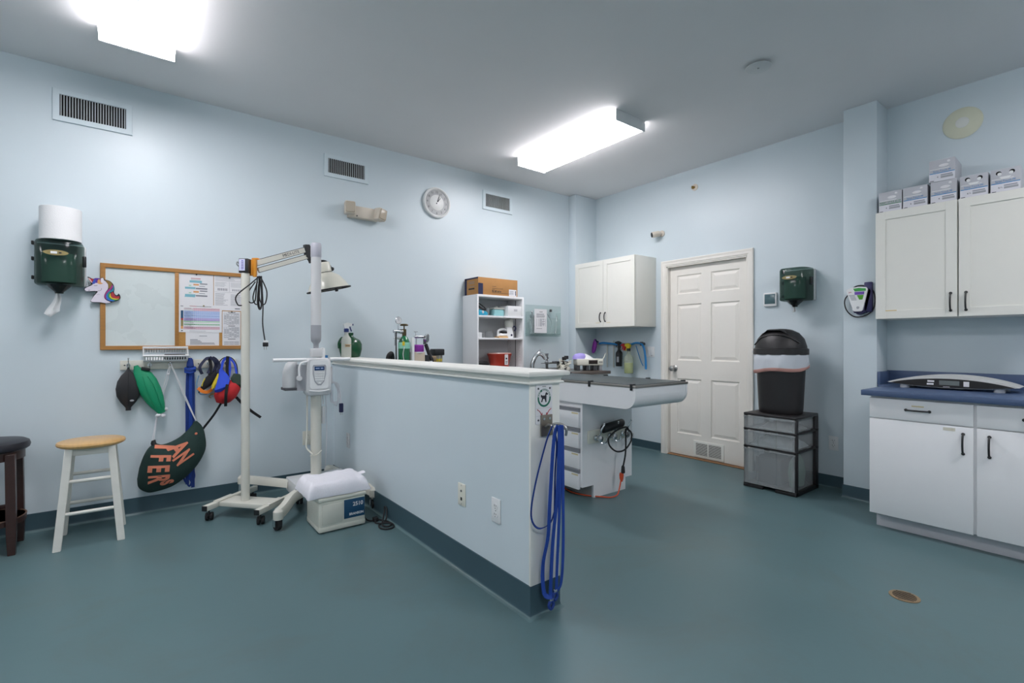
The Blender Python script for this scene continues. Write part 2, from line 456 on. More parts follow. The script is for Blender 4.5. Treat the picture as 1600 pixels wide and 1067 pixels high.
B().lathe([(.001,-.024),(.006,-.023),(.007,-.020)], (0,0,0), n=12).build('screw', STEEL, t)
# ================================================================== things on the left wall (local frame: +x right, -y out of the wall)
def wall_vent(x0, x1, z0, z1, n, label):
    w, h = (x1-x0)/2, (z1-z0)/2
    t = thing('wall_vent', label, 'vent', ((x0+x1)/2, YL, (z0+z1)/2), 0, 'air vents high on the left wall')
    f = .035
    b = B()
    b.frame(-w, w, -h, h, f, -.012, 0)
    for sx in (-1, 1): b.cyl((sx*(w-f/2), -.0135, 0), (sx*(w-f/2), -.011, 0), .004, n=10)
    b.build('frame', mat('vent_white', '#cfdbe0', .5), t)
    B().box(-w+f-.002, w-f+.002, -.003, -.001, -h+f-.002, h-f+.002).build('duct_opening', DHOLE, t)
    b = B()
    for k in range(n):
        x = -w+f + (2*w-2*f)*(k+.5)/n
        b.box(x-.002, x+.002, -.009, -.003, -h+f, h-f)
    b.build('louvers', mat('louver', '#c3c8c9', .5), t, smooth=False)
    return t
wall_vent(-.44, -.029, 2.668, 2.878, 24, 'long white air vent near the left edge, above the towel dispenser')
wall_vent(1.281, 1.676, 2.664, 2.86, 19, 'white air vent above the beige emergency light')
wall_vent(2.944, 3.34, 2.655, 2.862, 19, 'white air vent to the right of the round wall clock')

t = thing('wall_clock', 'round silver rimmed wall clock with a white centre disc', 'clock', (2.378, YL, 2.618))
B().lathe([(.001,0),(.150,0),(.153,.012),(.150,.030),(.138,.034),(.128,.026),(.126,.018)], (0,0,0), (0,-1,0), 48).build('rim', SILV, t)
b = B().m(DIAL).lathe([(.001,.008),(.128,.008),(.128,.019),(.001,.019)], (0,0,0), (0,-1,0), 48)
for k in range(12):
    a = R(90-30*k); s = str(12 if k == 0 else k)
    b.m(INKD).text(s, .030, FRONT(.105*math.cos(a), .105*math.sin(a), -.0195))
dl = b.build('dial', DIAL, t)
B().lathe([(.001,.016),(.077,.016),(.079,.021),(.075,.023),(.001,.0235)], (0,0,0), (0,-1,0), 40).build('centre_disc', DIALI, dl)
def hand(nm, ang, L, w, m, y):
    a = R(ang); dx, dz = math.sin(a), math.cos(a)
    b = B().prism([(-dx*.015-dz*w, -dz*.015+dx*w), (-dx*.015+dz*w, -dz*.015-dx*w), (dx*L+dz*w*.4, dz*L-dx*w*.4), (dx*L-dz*w*.4, dz*L+dx*w*.4)], 'xz', y-.0015, y)
    b.build(nm, m, t)
hand('minute_hand', 20, .098, .0035, INKD, -.0265); hand('hour_hand', 38, .06, .0045, INKD, -.0252)
B().cyl((0,-.0235,0), (0,-.029,0), .006, n=12).build('hub', SILV, t)

t = thing('emergency_light', 'beige twin head emergency light on the left wall below the middle vent', 'emergency light', (1.61, YL, 2.385))
B().box(-.13, .15, -.062, 0, -.055, .05, .008).build('housing', BEIGE, t)
for s, ang in ((-1, 0), (1, 10)):
    cx = -.128 if s < 0 else .152
    M = Matrix.Translation((cx, -.075, .018 if s < 0 else .0)) @ Matrix.Rotation(R(ang), 4, 'Y') @ Matrix.Rotation(R(-12 if s < 0 else 20), 4, 'Z')
    b = B().box(-.045, .045, -.038, .045, -.055, .055, .012).turn(M)
    hd = b.build('lamp_head', BEIGE, t)
    B().box(-.038, .038, -.046, -.037, -.045, .045, .006).turn(M).build('lens', LENS, hd)
b = B().cyl((-.06,-.063,-.04), (-.06,-.067,-.04), .006, n=10); b.build('test_button', BLACK, t)

# ---- towel dispensers
def dispenser(loc, rotz, label, tail=1.0):
    latch = 1
    t = thing('paper_towel_dispenser', label, 'paper towel dispenser', loc, rotz, 'smoked green towel dispensers')
    w, D, z0, z1 = .117, .225, -.145, .118
    B().box(-w-.003, w+.006, -.05, 0, z0, z1+.005, .01).build('back_plate', LGREY, t)
    # cover: rounded box open to the wall
    b = B(); prev = None; n = 24
    def out(s):
        pts = []
        for i in range(n+1):
            a = PI*i/n; ex = 0.55
            c, q = math.cos(a), math.sin(a)
            pts.append((w*s*math.copysign(abs(c)**ex, c), -.045-(D-.05)*s*(abs(q)**ex)))
        return pts
    for s, z in ((.86,z1+.012),(.95,z1+.010),(1,z1-.006),(1,z0+.012),(.985,z0+.003),(.93,z0-.002)):
        r = [b.bm.verts.new((x, y, z)) for x, y in out(s)]
        if prev:
            for i in range(n): b._f([prev[i], prev[i+1], r[i+1], r[i]])
        else: b._f(r)
        prev = r
    b._f(prev[::-1])
    c = b.build('cover', GREENC, t, sharp=60)
    B().loft([((0,-.12,z0-.001),(.062,0,0),(0,.062,0)),((0,-.122,z0-.018),(.050,0,0),(0,.05,0)),((0,-.125,z0-.046),(.022,0,0),(0,.022,0)),((0,-.125,z0-.056),(.020,0,0),(0,.020,0))], 28).build('dark_cone', mat('dark_smoked_cone', '#171d1d', .25), c)
    b = B().m(GOLDL).lathe([(.001,0),(.045,0),(.047,.002),(.001,.003)], (-.006,-D+.003,.045), (0,-1,0), 32, sx=1.25, sy=.36)
    b.m(WPLA).rect(-.03, .0, .038, .052, -D-.0005); b.m(INKD).rect(.008, .02, .041, .049, -D-.0005)
    b.build('badge', GOLDL, c)
    B().cyl((0,-.125,z0+.012), (0,-.125,z0+.195), .082, n=36).build('inner_roll', mat('inner_roll_white', '#a9c4b8', .9), t)
    if latch:
        B().box(w-.006, w+.012, -.12, -.085, -.02, .05, .004).build('latch', BLACK, c)
        for z in (-.10, .02, .12): B().box(-w-.02, -w-.008, -.06, -.03, z-.012, z+.012, .003).build('hinge', BLACK, t)
    # twisted sheet hanging from the cone
    b = B(); prev = None
    for k in range(9):
        q = k/8*tail; z = z0-.048-.15*q; hw = .006+.032*q**.8; cx = -.008-.020*q+.006*math.sin(5*q)
        r = [Vector((cx-hw, -.118+.02*math.sin(3*q), z+.012*q)), Vector((cx-.2*hw, -.14+.02*q, z-.01*q)), Vector((cx+.3*hw, -.115, z+.01*q)), Vector((cx+hw, -.136, z+.03*q))]
        row = [b.bm.verts.new(p) for p in r] + [b.bm.verts.new(p+Vector((0,.004,0))) for p in r[::-1]]
        if prev: b.bridge(prev, row)
        else: b._f(row[::-1])
        prev = row
    b._f(prev); b.build('towel_tail', TOWEL, t, sharp=80)
    return t
dispenser((-.396, YL, 1.727), 0, 'green smoked paper towel dispenser on the left wall beneath a spare roll')
t = thing('paper_towel_roll', 'spare white paper towel roll standing on the left green dispenser', 'paper roll', (-.388, YL-.13, 1.8575))
b = B(); pr = [(.001,0)]
for k in range(34): pr += [(.1015, .002+k*.0060), (.1005, .005+k*.0060)]
pr += [(.1005,.207),(.096,.2075),(.024,.2075),(.022,.2035),(.001,.2035)]
b.lathe(pr, n=40); b.build('roll', TOWEL, t, sharp=60)

# ---- notice board
t = thing('notice_board', 'oak framed board, whiteboard on the left half and cork on the right', 'notice board', (.25, YL, 1.46))
x0, x1, z0, z1 = -.452, .447, -.297, .296
b = B(); fw_ = .028
b.frame(x0, x1, z0, z1, fw_, -.022, 0)
b.build('frame', OAK, t)
B().box(-.034, -.010, -.021, 0, z0+fw_, z1-fw_, .002).build('divider', OAK, t)
B().box(x0+fw_-.002, -.032, -.010, 0, z0+fw_-.002, z1-fw_+.002).build('whiteboard_panel', BOARD, t, smooth=False)
B().box(-.012, x1-fw_+.002, -.010, 0, z0+fw_-.002, z1-fw_+.002).build('cork_panel', CORK, t, smooth=False)
def sheet(x0, x1, z0, z1, y, label, draw, pin=None, nm='paper_sheet'):
    cx, cz = (x0+x1)/2, (z0+z1)/2
    b = B().m(PAPER).box(x0-cx, x1-cx, -.0007, 0, z0-cz, z1-cz)
    t = thing(nm, label, 'paper', (cx, y, cz), 0, 'papers pinned on the cork board')
    draw(b, x0-cx, x1-cx, z0-cz, z1-cz); b.build('page', PAPER, t, smooth=False)
    if pin:
        px, pz, m = pin
        B().lathe([(.001,0),(.0045,.0),(.0030,.006),(.0055,.010),(.001,.012)], (px-cx, -.0007, pz-cz), (0,-1,0), 12).build('push_pin', m, t)
def lines(b, m, x0, x1, z0, z1, n, ragged=.25, h=.35, seed=1):
    rr = random.Random(seed); s = (z1-z0)/n
    for k in range(n):
        z = z1-(k+.5)*s; L = (x1-x0)*(1-ragged*rr.random())
        b.m(m).rect(x0, x0+L, z-s*h/2, z+s*h/2, -.0007, .0003)
def draw1(b, x0, x1, z0, z1):
    H = z1-z0; W = x1-x0
    b.m(REDI).rect(x0+.34*W, x0+.62*W, z1-.15*H, z1-.135*H, -.0007, .0003)
    def blk(m, u0, u1, v0, v1): b.m(m).rect(x0+u0*W, x0+u1*W, z1-v1*H, z1-v0*H, -.0007, .0003)
    blk(INK,.34,.62,.175,.185); blk(TEALI,.3,.66,.20,.26); blk(INK,.6,.82,.27,.30); blk(ORGI,.41,.57,.295,.335); blk(GRNI,.28,.35,.33,.36); blk(INK,.58,.75,.345,.36)
    for v in (.385,.585): blk(TEALI,.17,.47,v,v+.055); blk(INK,.48,.82,v+.015,v+.055)
    blk(INK,.6,.82,.47,.50); blk(ORGI,.41,.57,.49,.535); blk(GRNI,.28,.35,.53,.56); blk(INK,.58,.75,.545,.56); blk(TEALI,.16,.46,.64,.665)
sheet(.241, .458, 1.463, 1.732, 4.329, 'white page with teal text blocks, top left on the cork board', draw1, (.349, 1.722, INKD))
def draw2(b, x0, x1, z0, z1):
    W, H = x1-x0, z1-z0
    lines(b, INK, x0+.04*W, x0+.96*W, z1-.16*H, z1-.03*H, 4, .4, .18)
    lines(b, INK, x0+.04*W, x0+.46*W, z1-.32*H, z1-.18*H, 4, .5, .2, 3); lines(b, INK, x0+.54*W, x0+.95*W, z1-.32*H, z1-.18*H, 4, .5, .2, 4)
    b.m(INK).rect(x0+.495*W, x0+.5*W, z1-.46*H, z1-.17*H, -.0007, .0003)
    for k in range(6): b.m(INK).rect(x0+(.12+.055*k)*W, x0+(.15+.055*k)*W, z1-.43*H, z1-.36*H, -.0007, .0003)
    for k in range(5): b.m(INK).rect(x0+(.6+.065*k)*W, x0+(.63+.065*k)*W, z1-.43*H, z1-.37*H, -.0007, .0003)
    b.m(INK).rect(x0+.02*W, x0+.98*W, z1-.475*H, z1-.47*H, -.0007, .0003)
    lines(b, INK, x0+.04*W, x0+.46*W, z1-.86*H, z1-.50*H, 12, .4, .3, 5); lines(b, INK, x0+.54*W, x0+.96*W, z1-.86*H, z1-.52*H, 11, .3, .3, 6)
    b.m(INKD).rect(x0+.68*W, x0+.85*W, z1-.95*H, z1-.93*H, -.0007, .0003)
sheet(.462, .668, 1.462, 1.728, 4.329, 'densely typed white form, top right on the cork board', draw2, (.565, 1.716, INKD))
def draw5(b, x0, x1, z0, z1):
    W, H = x1-x0, z1-z0
    b.m(INK).rect(x0+.4*W, x0+.63*W, z1-.34*H, z1-.30*H, -.0007, .0003)
    for k, L in enumerate((.22,.30,.34,.72,.74)): b.m(INK).rect(x0+.13*W, x0+(.13+L)*W, z1-(.58+.075*k)*H, z1-(.54+.075*k)*H, -.0007, .0003)
sheet(.282, .496, 1.186, 1.300, 4.329, 'short typed note at the bottom of the cork board', draw5)
def draw4(b, x0, x1, z0, z1):
    W, H = x1-x0, z1-z0
    def tab(v0, v1, nc, nr):
        for k in range(nc+1): b.m(INK).rect(x0+(.08+.84*k/nc)*W-.0004, x0+(.08+.84*k/nc)*W+.0006, z1-v1*H, z1-v0*H, -.0007, .0003)
        for k in range(nr+1):
            z = z1-(v0+(v1-v0)*k/nr)*H; b.m(INK).rect(x0+.08*W, x0+.92*W, z-.0004, z+.0004, -.0007, .0003)
        rr = random.Random(nc)
        for i in range(nc):
            for j in range(nr):
                if rr.random() < .7:
                    b.m(INK).rect(x0+(.10+.84*i/nc)*W, x0+(.06+.84*(i+1)/nc)*W, z1-(v0+(v1-v0)*(j+.7)/nr)*H, z1-(v0+(v1-v0)*(j+.35)/nr)*H, -.0007, .0003)
    b.m(INKD).rect(x0+.3*W, x0+.72*W, z1-.035*H, z1-.02*H, -.0007, .0003); tab(.05,.38,6,12)
    b.m(INKD).rect(x0+.32*W, x0+.7*W, z1-.425*H, z1-.41*H, -.0007, .0003); tab(.45,.76,6,11)
    b.m(INKD).rect(x0+.3*W, x0+.72*W, z1-.805*H, z1-.79*H, -.0007, .0003); tab(.86,.96,3,2)
sheet(.518, .640, 1.186, 1.456, 4.3285, 'tall narrow sheet of grey tables beside the coloured chart', draw4, (.58, 1.450, INKD))
def draw3(b, x0, x1, z0, z1):
    W, H = x1-x0, z1-z0
    def blk(m, u0, u1, v0, v1): b.m(m).rect(x0+u0*W, x0+u1*W, z1-v1*H, z1-v0*H, -.0007, .0003)
    blk(REDI,.25,.4,.045,.06); blk(INKD,.4,.75,.048,.06); blk(INK,.05,.11,.05,.075)
    rows = [PINKI,PINKI,BLUEL,BLUEL,BLUEL,BLUEL,BLUEL,PURI,PURI,GRNI,PAPER,GRNI,PAPER,PINKI,PINKI]
    v = .115
    for k, m in enumerate(rows):
        hgt = .052
        blk(m, .33 if k < 2 else .12, .95, v+.006, v+hgt)
        c = {0:REDI,3:BLUEI,5:BLUEI,8:NAVY,11:SIGNG,13:REDI}.get(k)
        if c: blk(c, .12, .95, v+.030, v+.038)
        blk(INK, .13, .13+.16+.05*(k % 3), v+.018, v+.030); v += hgt
    for k in range(15): b.m(PAPER).rect(x0+(.34+.043*k)*W, x0+(.34+.043*k)*W+.0008, z1-.9*H, z1-.12*H, -.0010, .0003)
    blk(CLEANB,.055,.11,.22,.5); blk(REDI,.055,.11,.5,.56); blk(GOLDL,.055,.11,.56,.78); blk(ORGI,.055,.11,.78,.88); blk(INKD,.06,.1,.93,.96); blk(INK,.25,.62,.945,.955)
sheet(.237, .514, 1.291, 1.497, 4.3272, 'landscape chart banded in blue, purple and green on the cork board', draw3, (.395, 1.490, GOLDL))

# ---- unicorn cut-out hung on the board's left frame
t = thing('unicorn_cutout', 'painted unicorn head cut-out with a rainbow mane on the left frame of the board', 'wall decoration', (-.187, 4.318, 1.567))
U = lambda pts: [((u-540)*.00025, (450-v)*.000305) for u, v in pts]
def sm(pts, k=5): return [(p.x, p.y) for p in catmull([Vector((a, b_, 0)) for a, b_ in pts], k, True)]
b = B()
def lay(m, pts, d, smooth=True):
    q = U(pts); q = sm(q) if smooth else q
    b.m(m).prism(q, 'xz', -d-.0006, -d+.0004)
head = [(170,425),(210,395),(280,360),(345,310),(430,270),(490,235),(500,185),(545,170),(565,225),(620,240),(650,330),(640,420),(580,520),(570,600),(610,660),(700,705),(600,728),(480,712),(300,708),(345,600),(430,490),(400,468),(300,475),(215,485),(172,455)]
out = [(160,425),(205,385),(280,345),(300,310),(226,165),(330,200),(400,190),(490,185),(520,160),(560,170),(580,210),(680,225),(760,300),(785,400),(775,480),(820,540),(860,520),(870,500),(905,540),(908,600),(850,660),(740,695),(640,730),(480,722),(292,716),(335,600),(400,490),(300,484),(210,492),(163,460)]
b.m(INKD).prism(sm(U(out)), 'xz', -.008, 0)
lay(mat('unicorn_white', '#ddd6e2', .7), head, .0084)
mane = [(580,212),(680,228),(755,305),(780,400),(770,480),(815,548),(860,545),(872,510),(902,545),(905,600),(850,655),(740,690),(640,672),(580,630),(568,560),(600,480),(650,400),(655,320)]
lay(INKD, mane, .0090)
lay(mat('mane_gold','#8a6a35',.7), [(600,222),(680,235),(730,290),(720,350),(660,400),(655,320)], .0096)
lay(mat('mane_magenta','#a02a80',.7), [(735,310),(750,360),(690,440),(630,500),(600,560),(620,650),(580,600),(580,540),(640,440),(700,380)], .0096)
lay(mat('mane_teal','#2f7f98',.7), [(755,320),(775,390),(760,450),(690,490),(640,550),(640,620),(610,600),(610,540),(670,460),(740,400)], .0102)
lay(mat('mane_blue','#2f6fc8',.7), [(610,560),(640,520),(650,590),(700,640),(790,665),(740,682),(650,660),(615,620)], .0106)
lay(mat('mane_green','#2f9a5a',.7), [(650,540),(680,500),(680,570),(730,625),(860,635),(800,660),(720,645),(660,600)], .0109)
lay(YELF, [(680,560),(700,500),(710,570),(760,610),(880,615),(840,640),(750,632),(700,605)], .0113)
lay(REDI, [(710,540),(735,475),(770,500),(810,565),(880,560),(895,590),(860,618),(770,610),(720,575)], .0116)
lay(mat('forelock_purple','#5b2f9a',.7), [(370,190),(490,190),(500,270),(430,290),(350,270)], .0092)
lay(mat('forelock_blue','#3a56b8',.7), [(350,230),(390,220),(380,300),(320,310)], .0096)
lay(ORGI, [(440,220),(480,210),(500,270),(540,290),(490,312),(430,290)], .0098)
lay(REDI, [(275,225),(310,195),(360,230),(335,280)], .0092)
lay(mat('horn_pink','#e5b8b0',.7), [(240,195),(275,200),(320,280),(300,282)], .0096)
lay(mat('ear_white', '#e4dfe8', .7), [(505,270),(500,190),(545,175),(560,220),(540,275)], .0100)
for pts, r in (([(170,425),(215,390),(300,350),(345,312)], 3), ([(430,470),(500,445),(515,400)], 3), ([(355,350),(390,352),(430,340)], 4), ([(410,555),(440,540),(475,540)], 2), ([(245,455),(262,460),(275,452)], 4)):
    q = [Vector((x, -.0093, z)) for x, z in U(pts)]
    b.m(INKD).tube(q, r*.00028, 6, smooth=4)
b.build('panel', INKD, t, sharp=50)

# ---- peg rail with hooks
t = thing('hook_rail', 'white wooden coat rail with metal hooks below the notice board', 'hook rail', (.25, YL, 1.055))
B().box(-.347, .36, -.016, 0, -.033, .033, .004).build('board', BONE, t)
hx = [-.301, -.181, -.063, .055, .173, .293]
for x in hx:
    b = B().cyl((x,-.0155,0), (x,-.019,0), .012, n=16)
    b.tube([(x,-.018,-.004),(x,-.045,-.016),(x,-.060,.002),(x,-.062,.012)], .0035, 8, smooth=5).sph((x,-.062,.014), .0065, 10, 8)
    b.tube([(x,-.018,.006),(x,-.040,.018),(x,-.052,.045)], .0035, 8, smooth=5).sph((x,-.052,.048), .006, 10, 8)
    b.build('hook', CHROME, t)
b = B()
for x in (-.322, .112): b.cyl((x,-.0155,0), (x,-.0175,0), .005, n=10)
b.build('screw', DGREY, t)

# ---- slotted basket leaning open on the hooks
t = thing('slotted_basket', 'small white slotted plastic basket tipped on the rail hooks under the board', 'basket', (.162, 4.335, 1.10))
b = B(); w = .133
T = Matrix.Translation((0, -.052, .048)) @ Matrix.Rotation(R(38), 4, 'X')
def P(x, y, z): return x, y, z
b.box(-w+.008, w-.008, -.036, .036, -.055, -.052)
for k in range(17):
    x = -w+.012+k*(2*w-.024)/16
    for y in (-.042, .040): b.box(x-.0035, x+.0035, y, y+.0025, -.055, .0)
for k in range(6):
    y = -.036+k*.0145
    for x in (-w+.004, w-.006): b.box(x, x+.0025, y-.003, y+.003, -.055, 0)
for z in (-.055, -.012):
    b.box(-w+.004, w-.004, -.044, -.0405, z, z+.014); b.box(-w+.004, w-.004, .0405, .044, z, z+.014)
    b.box(-w+.003, -w+.0065, -.044, .044, z, z+.014); b.box(w-.0065, w-.003, -.044, .044, z, z+.014)
b.tube([(-w,-.05,.003),(w,-.05,.003),(w,.05,.003),(-w,.05,.003)], .0055, 8, closed=True)
b.turn(T).build('basket_shell', WPLA, t)
b = B().box(-.01, .118, -.034, .012, -.050, -.028, .006).turn(T)
o = b.build('clipper_case', BLACK, None, loc=(.162, 4.335, 1.10)); tag(o, 'flat black case lying in the white slotted basket', 'case')

# ---- breathing bags
t = thing('breathing_bag', 'black rubber breathing bag hung from the first hook of the rail', 'breathing bag', (-.051, 4.292, 1.045))
b = B(); pr = []
for z, hw in ((-.002,.007),(-.018,.009),(-.03,.016),(-.06,.040),(-.10,.060),(-.15,.069),(-.20,.064),(-.245,.042),(-.275,.020),(-.283,.015),(-.302,.015)):
    pr.append(((0,0,z), (hw,0,0), (0,max(.010,hw*.42),0)))
b.loft(pr, 28); bag = b.build('bag_body', mat('black_latex', '#232326', .5, var=.1), t, sharp=60)
B().m(RUBBER).tube([(0,-.026,-.045),(0,-.0335,-.12),(0,-.0335,-.2),(0,-.017,-.27)], .002, 6, smooth=4).build('seam', RUBBER, bag)
B().m(MGREY).lathe([(.001,0),(.009,0),(.009,.002),(.001,.003)], (.02,-.0285,-.232), (0,-1,0), 20, sx=1.3, sy=.7).build('size_mark', MGREY, bag)
B().tube([(0,-.004,.002),(-.007,-.008,.012),(0,-.013,.023),(.007,-.008,.012)], .002, 6, closed=True, smooth=4).cyl((0,0,-.02),(0,0,.004),.009,n=14).build('hanging_ring', CHROME, t)

t = thing('breathing_bag', 'green rubber breathing bag hung by a black binder clip', 'breathing bag', (.045, 4.288, 1.035))
b = B(); cs = [((-.055,0,.018),.012,.01),((-.05,0,.0),.018,.012),((-.035,0,-.02),.036,.014),((-.015,0,-.05),.052,.024),((.005,0,-.10),.062,.034),((.027,0,-.16),.063,.037),((.05,0,-.22),.056,.034),((.07,0,-.27),.042,.026),((.085,0,-.305),.028,.018),((.092,0,-.325),.022,.014)]
sp = [(Vector(c), (math.cos(R(20))*hw, 0, math.sin(R(20))*hw), (0, d, 0)) for c, hw, d in cs]
b.loft(sp, 28); bag = b.build('bag_body', GREENB, t, sharp=60)
for dx, s in ((.02,1),(-.012,1.3)):
    B().tube([(-.005+dx,-.028,-.06),(.02+dx*1.6,-.036,-.14),(.05+dx*1.4,-.034,-.23),(.078+dx,-.02,-.30)], .0018, 6, smooth=5).build('pleat', GREENB, bag)
b = B().sph((.072,-.012,-.340), (.018,.014,.012), 12, 8).sph((.100,-.010,-.345), (.015,.012,.014), 12, 8).sph((.118,0,-.300), (.012,.012,.012), 10, 8); b.build('tail_tuft', CORDW, t)
b = B().box(-.028, .024, -.024, .012, -.014, .006, .003).turn(Matrix.Translation((.003,0,-.004)) @ Matrix.Rotation(R(14), 4, 'Y'))
cl = b.build('binder_clip', BLACK, t)
B().tube([(.010,-.012,.004),(.014,-.014,.028),(.024,-.014,.030),(.024,-.012,.0)], .0013, 6, smooth=3).build('clip_handle', CHROME, cl)

# ---- drawstring bag
t = thing('drawstring_bag', 'dark green drawstring bag with coral letters slung from white cords', 'bag', (.2, YL, .40))
S = [((.137,.235),(.010,.000),.010),((.145,.205),(.030,-.004),.022),((.143,.160),(.052,-.018),.036),((.120,.075),(.080,-.055),.055),((.058,-.005),(.075,-.105),.068),((-.025,-.060),(.038,-.150),.075),((-.105,-.070),(-.006,-.170),.070),((-.150,-.075),(-.012,-.152),.055),((-.182,-.085),(-.014,-.105),.032),((-.197,-.095),(-.006,-.04),.010)]
YB = -.085
def cat2(S, k=5):
    C = catmull([Vector((c[0], c[1], d)) for c, u, d in S], k); W = catmull([Vector((u[0], u[1], 0)) for c, u, d in S], k)
    return [((p.x, p.y), (q.x, q.y), p.z) for p, q in zip(C, W)]
SS = cat2(S)
b = B().loft([((c[0], YB, c[1]), (u[0], 0, u[1]), (0, d, 0)) for c, u, d in SS], 32)
body = b.build('bag_body', BAGG, t, sharp=80)
def bulge(co):
    best = 0
    for c, u, d in SS:
        r = Vector((co.x-c[0], co.z-c[1])); uu = Vector(u); L = uu.length
        a = r.dot(uu)/L/L
        tv = Vector((-uu.y, uu.x))/L
        if abs(r.dot(tv)) < .02 and abs(a) < 1: best = max(best, d*math.sqrt(1-a*a))
    return Vector((co.x, YB-best-.0025+(co.y), co.z))
b = B()
for s, size, x, z, rot, xs in (('I', .15, -.055, .078, -98, .8), ('F', .155, -.078, .008, -97, .62), ('E', .165, -.090, -.064, -95, .60), ('R', .165, -.088, -.136, -92, .55), ('S', .10, -.040, -.172, -80, .6), ('A', .165, .028, .058, -58, .62), ('N', .165, .054, -.010, -56, .50)):
    b.m(BAGO).text(s, size, FRONT(x, z, 0, rot), ext=.0008, warp=bulge, xs=xs, bold=.006)
b.sph((.138,-.128,.150), (.009,.004,.009), 12, 8)
b.build('coral_lettering', BAGO, body, smooth=False)
for k, (pp, rr) in enumerate((([(.14,-.10,.225),(.120,-.118,.14),(.10,-.142,.06),(.03,-.155,0)], .003), ([(.155,-.10,.215),(.16,-.118,.15),(.16,-.128,.09),(.12,-.140,.02)], .003))):
    B().tube(pp, rr, 6, smooth=5).build('fabric_fold', BAGG, body)
b = B().tube([(-.013,-.055,.660),(.03,-.055,.54),(.085,-.06,.38),(.137,-.075,.245)], .0028, 8, smooth=3).tube([(-.010,-.058,.660),(.036,-.058,.54),(.092,-.064,.38),(.141,-.078,.240)], .0028, 8, smooth=3)
b.tube([(-.013,-.055,.660),(-.03,-.05,.60),(-.068,-.05,.42),(-.10,-.06,.24),(-.118,-.08,.115)], .0028, 8, smooth=3).tube([(-.010,-.055,.660),(-.022,-.045,.57),(-.060,-.045,.42),(-.094,-.055,.25),(-.11,-.075,.115)], .0028, 8, smooth=3)
b.sph((-.024,-.055,.585), .008, 10, 8).build('drawstring', CORDW, t)
B().loft([((-.112,-.085,.125),(.012,0,.004),(0,.012,0)),((-.112,-.085,.105),(.016,0,.002),(0,.016,0)),((-.10,-.085,.085),(.022,0,0),(0,.02,0))], 14).build('tied_neck', BLACK, t)

# ---- blue leash bundle on the rail
t = thing('leash_bundle', 'long blue nylon leash folded and knotted over the fourth rail hook', 'leash', (.307, YL, 1.07))
b = B()
for dx, dy, m, z in ((-.017,-.052,BLUED,-.90),(.002,-.060,BLUEW,-.86),(.018,-.050,BLUED,-.93)):
    b.m(m).strap([(dx*.4,dy,.02),(dx*.7,dy-.006,-.05),(dx,dy,-.2),(dx*1.05,dy+.004,-.5),(dx,dy+.01,z)], .022, .004, (1,.15,0))
b.build('webbing', BLUEW, t)
b = B()
for k in range(3): b.m((BLUEW, BLUED, BLUEW)[k]).tube([(-.030,-.058,-.070+.012*k),(0,-.078,-.078+.012*k),(.030,-.058,-.064+.012*k),(0,-.036,-.066+.012*k)], .008, 8, closed=True, smooth=5)
b.sph((.016,-.07,-.052), (.020,.014,.012), 12, 8).build('knot', BLUEW, t)
b = B()
for x, z in ((-.022,-.80),(-.004,-.83),(.012,-.80)):
    b.strap([(x-.012,-.050,z),(x-.016,-.05,z-.05),(x,-.052,z-.085),(x+.014,-.05,z-.05),(x+.010,-.05,z)], .004, .012, (0,1,0))
b.build('loop_ends', BLUED, t)
B().loft([((0,-.05,.03),(.012,0,0),(0,.012,0)),((0,-.053,.0),(.020,0,0),(0,.018,0)),((0,-.056,-.03),(.024,0,0),(0,.016,0))], 16).build('top_fold', BLUED, t)

# ---- muzzles
t = thing('muzzle', 'small black, yellow and orange cloth muzzle on the fifth hook', 'muzzle', (.425, YL, 1.07))
b = B().loft([((-.025,-.07,-.200),(.045,0,.030),(0,.034,0)),((-.012,-.075,-.165),(.050,0,.034),(0,.044,0)),((.005,-.07,-.125),(.050,0,.036),(0,.042,0)),((.012,-.06,-.090),(.034,0,.028),(0,.030,0))], 24)
body = b.build('muzzle_cone', BFAB, t, sharp=70)
b = B().strap([(-.072,-.095,-.190),(-.048,-.113,-.214),(-.015,-.118,-.222),(.014,-.105,-.205)], .024, .003, (.3,0,1)); b.build('orange_panel', ORGF, body)
b = B().loft([((.020,-.108,-.200),(.012,0,.006),(0,.004,0)),((.034,-.112,-.160),(.020,0,.008),(0,.004,0)),((.050,-.094,-.115),(.014,0,.006),(0,.004,0)),((.056,-.084,-.09),(.005,0,.002),(0,.003,0))], 12); b.build('yellow_panel', YELF, body)
b = B().strap([(-.03,-.112,-.12),(-.045,-.118,-.15),(-.05,-.116,-.178)], .006, .003, (1,0,.3)); b.build('yellow_strip', YELF, body)
SL = mat('slate_webbing', '#262b45', .85, var=.2, scale=60)
for pts in ([(-.045,-.07,-.09),(-.06,-.075,-.04),(-.03,-.06,.01),(0,-.06,.03),(.01,-.07,-.03),(-.01,-.09,-.085)], [(.03,-.06,-.08),(.045,-.06,-.02),(.02,-.055,.03),(.045,-.07,.015),(.065,-.075,-.03),(.05,-.085,-.085)], [(0,-.09,-.10),(.01,-.085,-.04),(.0,-.065,.035)], [(-.02,-.085,.015),(.0,-.075,.035),(.02,-.08,.02),(.05,-.085,.0)]):
    B().strap(pts, .020, .004, (1,-.4,.2), 5).build('strap', SL if len(pts) != 3 else BFAB, t)
B().tube([(-.065,-.07,-.10),(-.078,-.06,-.17),(-.06,-.06,-.235),(-.02,-.065,-.243),(.0,-.07,-.225)], .004, 8, smooth=5).build('blue_tube', mat('pale_blue_tube', '#7fa6c8', .4), t)
t = thing('leash_clip', 'small brass leash clip dangling between the two muzzles', 'clip', (.470, YL, .83))
b = B().tube([(0,-.045,.20),(0,-.06,.12),(0,-.06,.04)], .004, 8, smooth=4); b.build('thin_lead', CORDW, t)
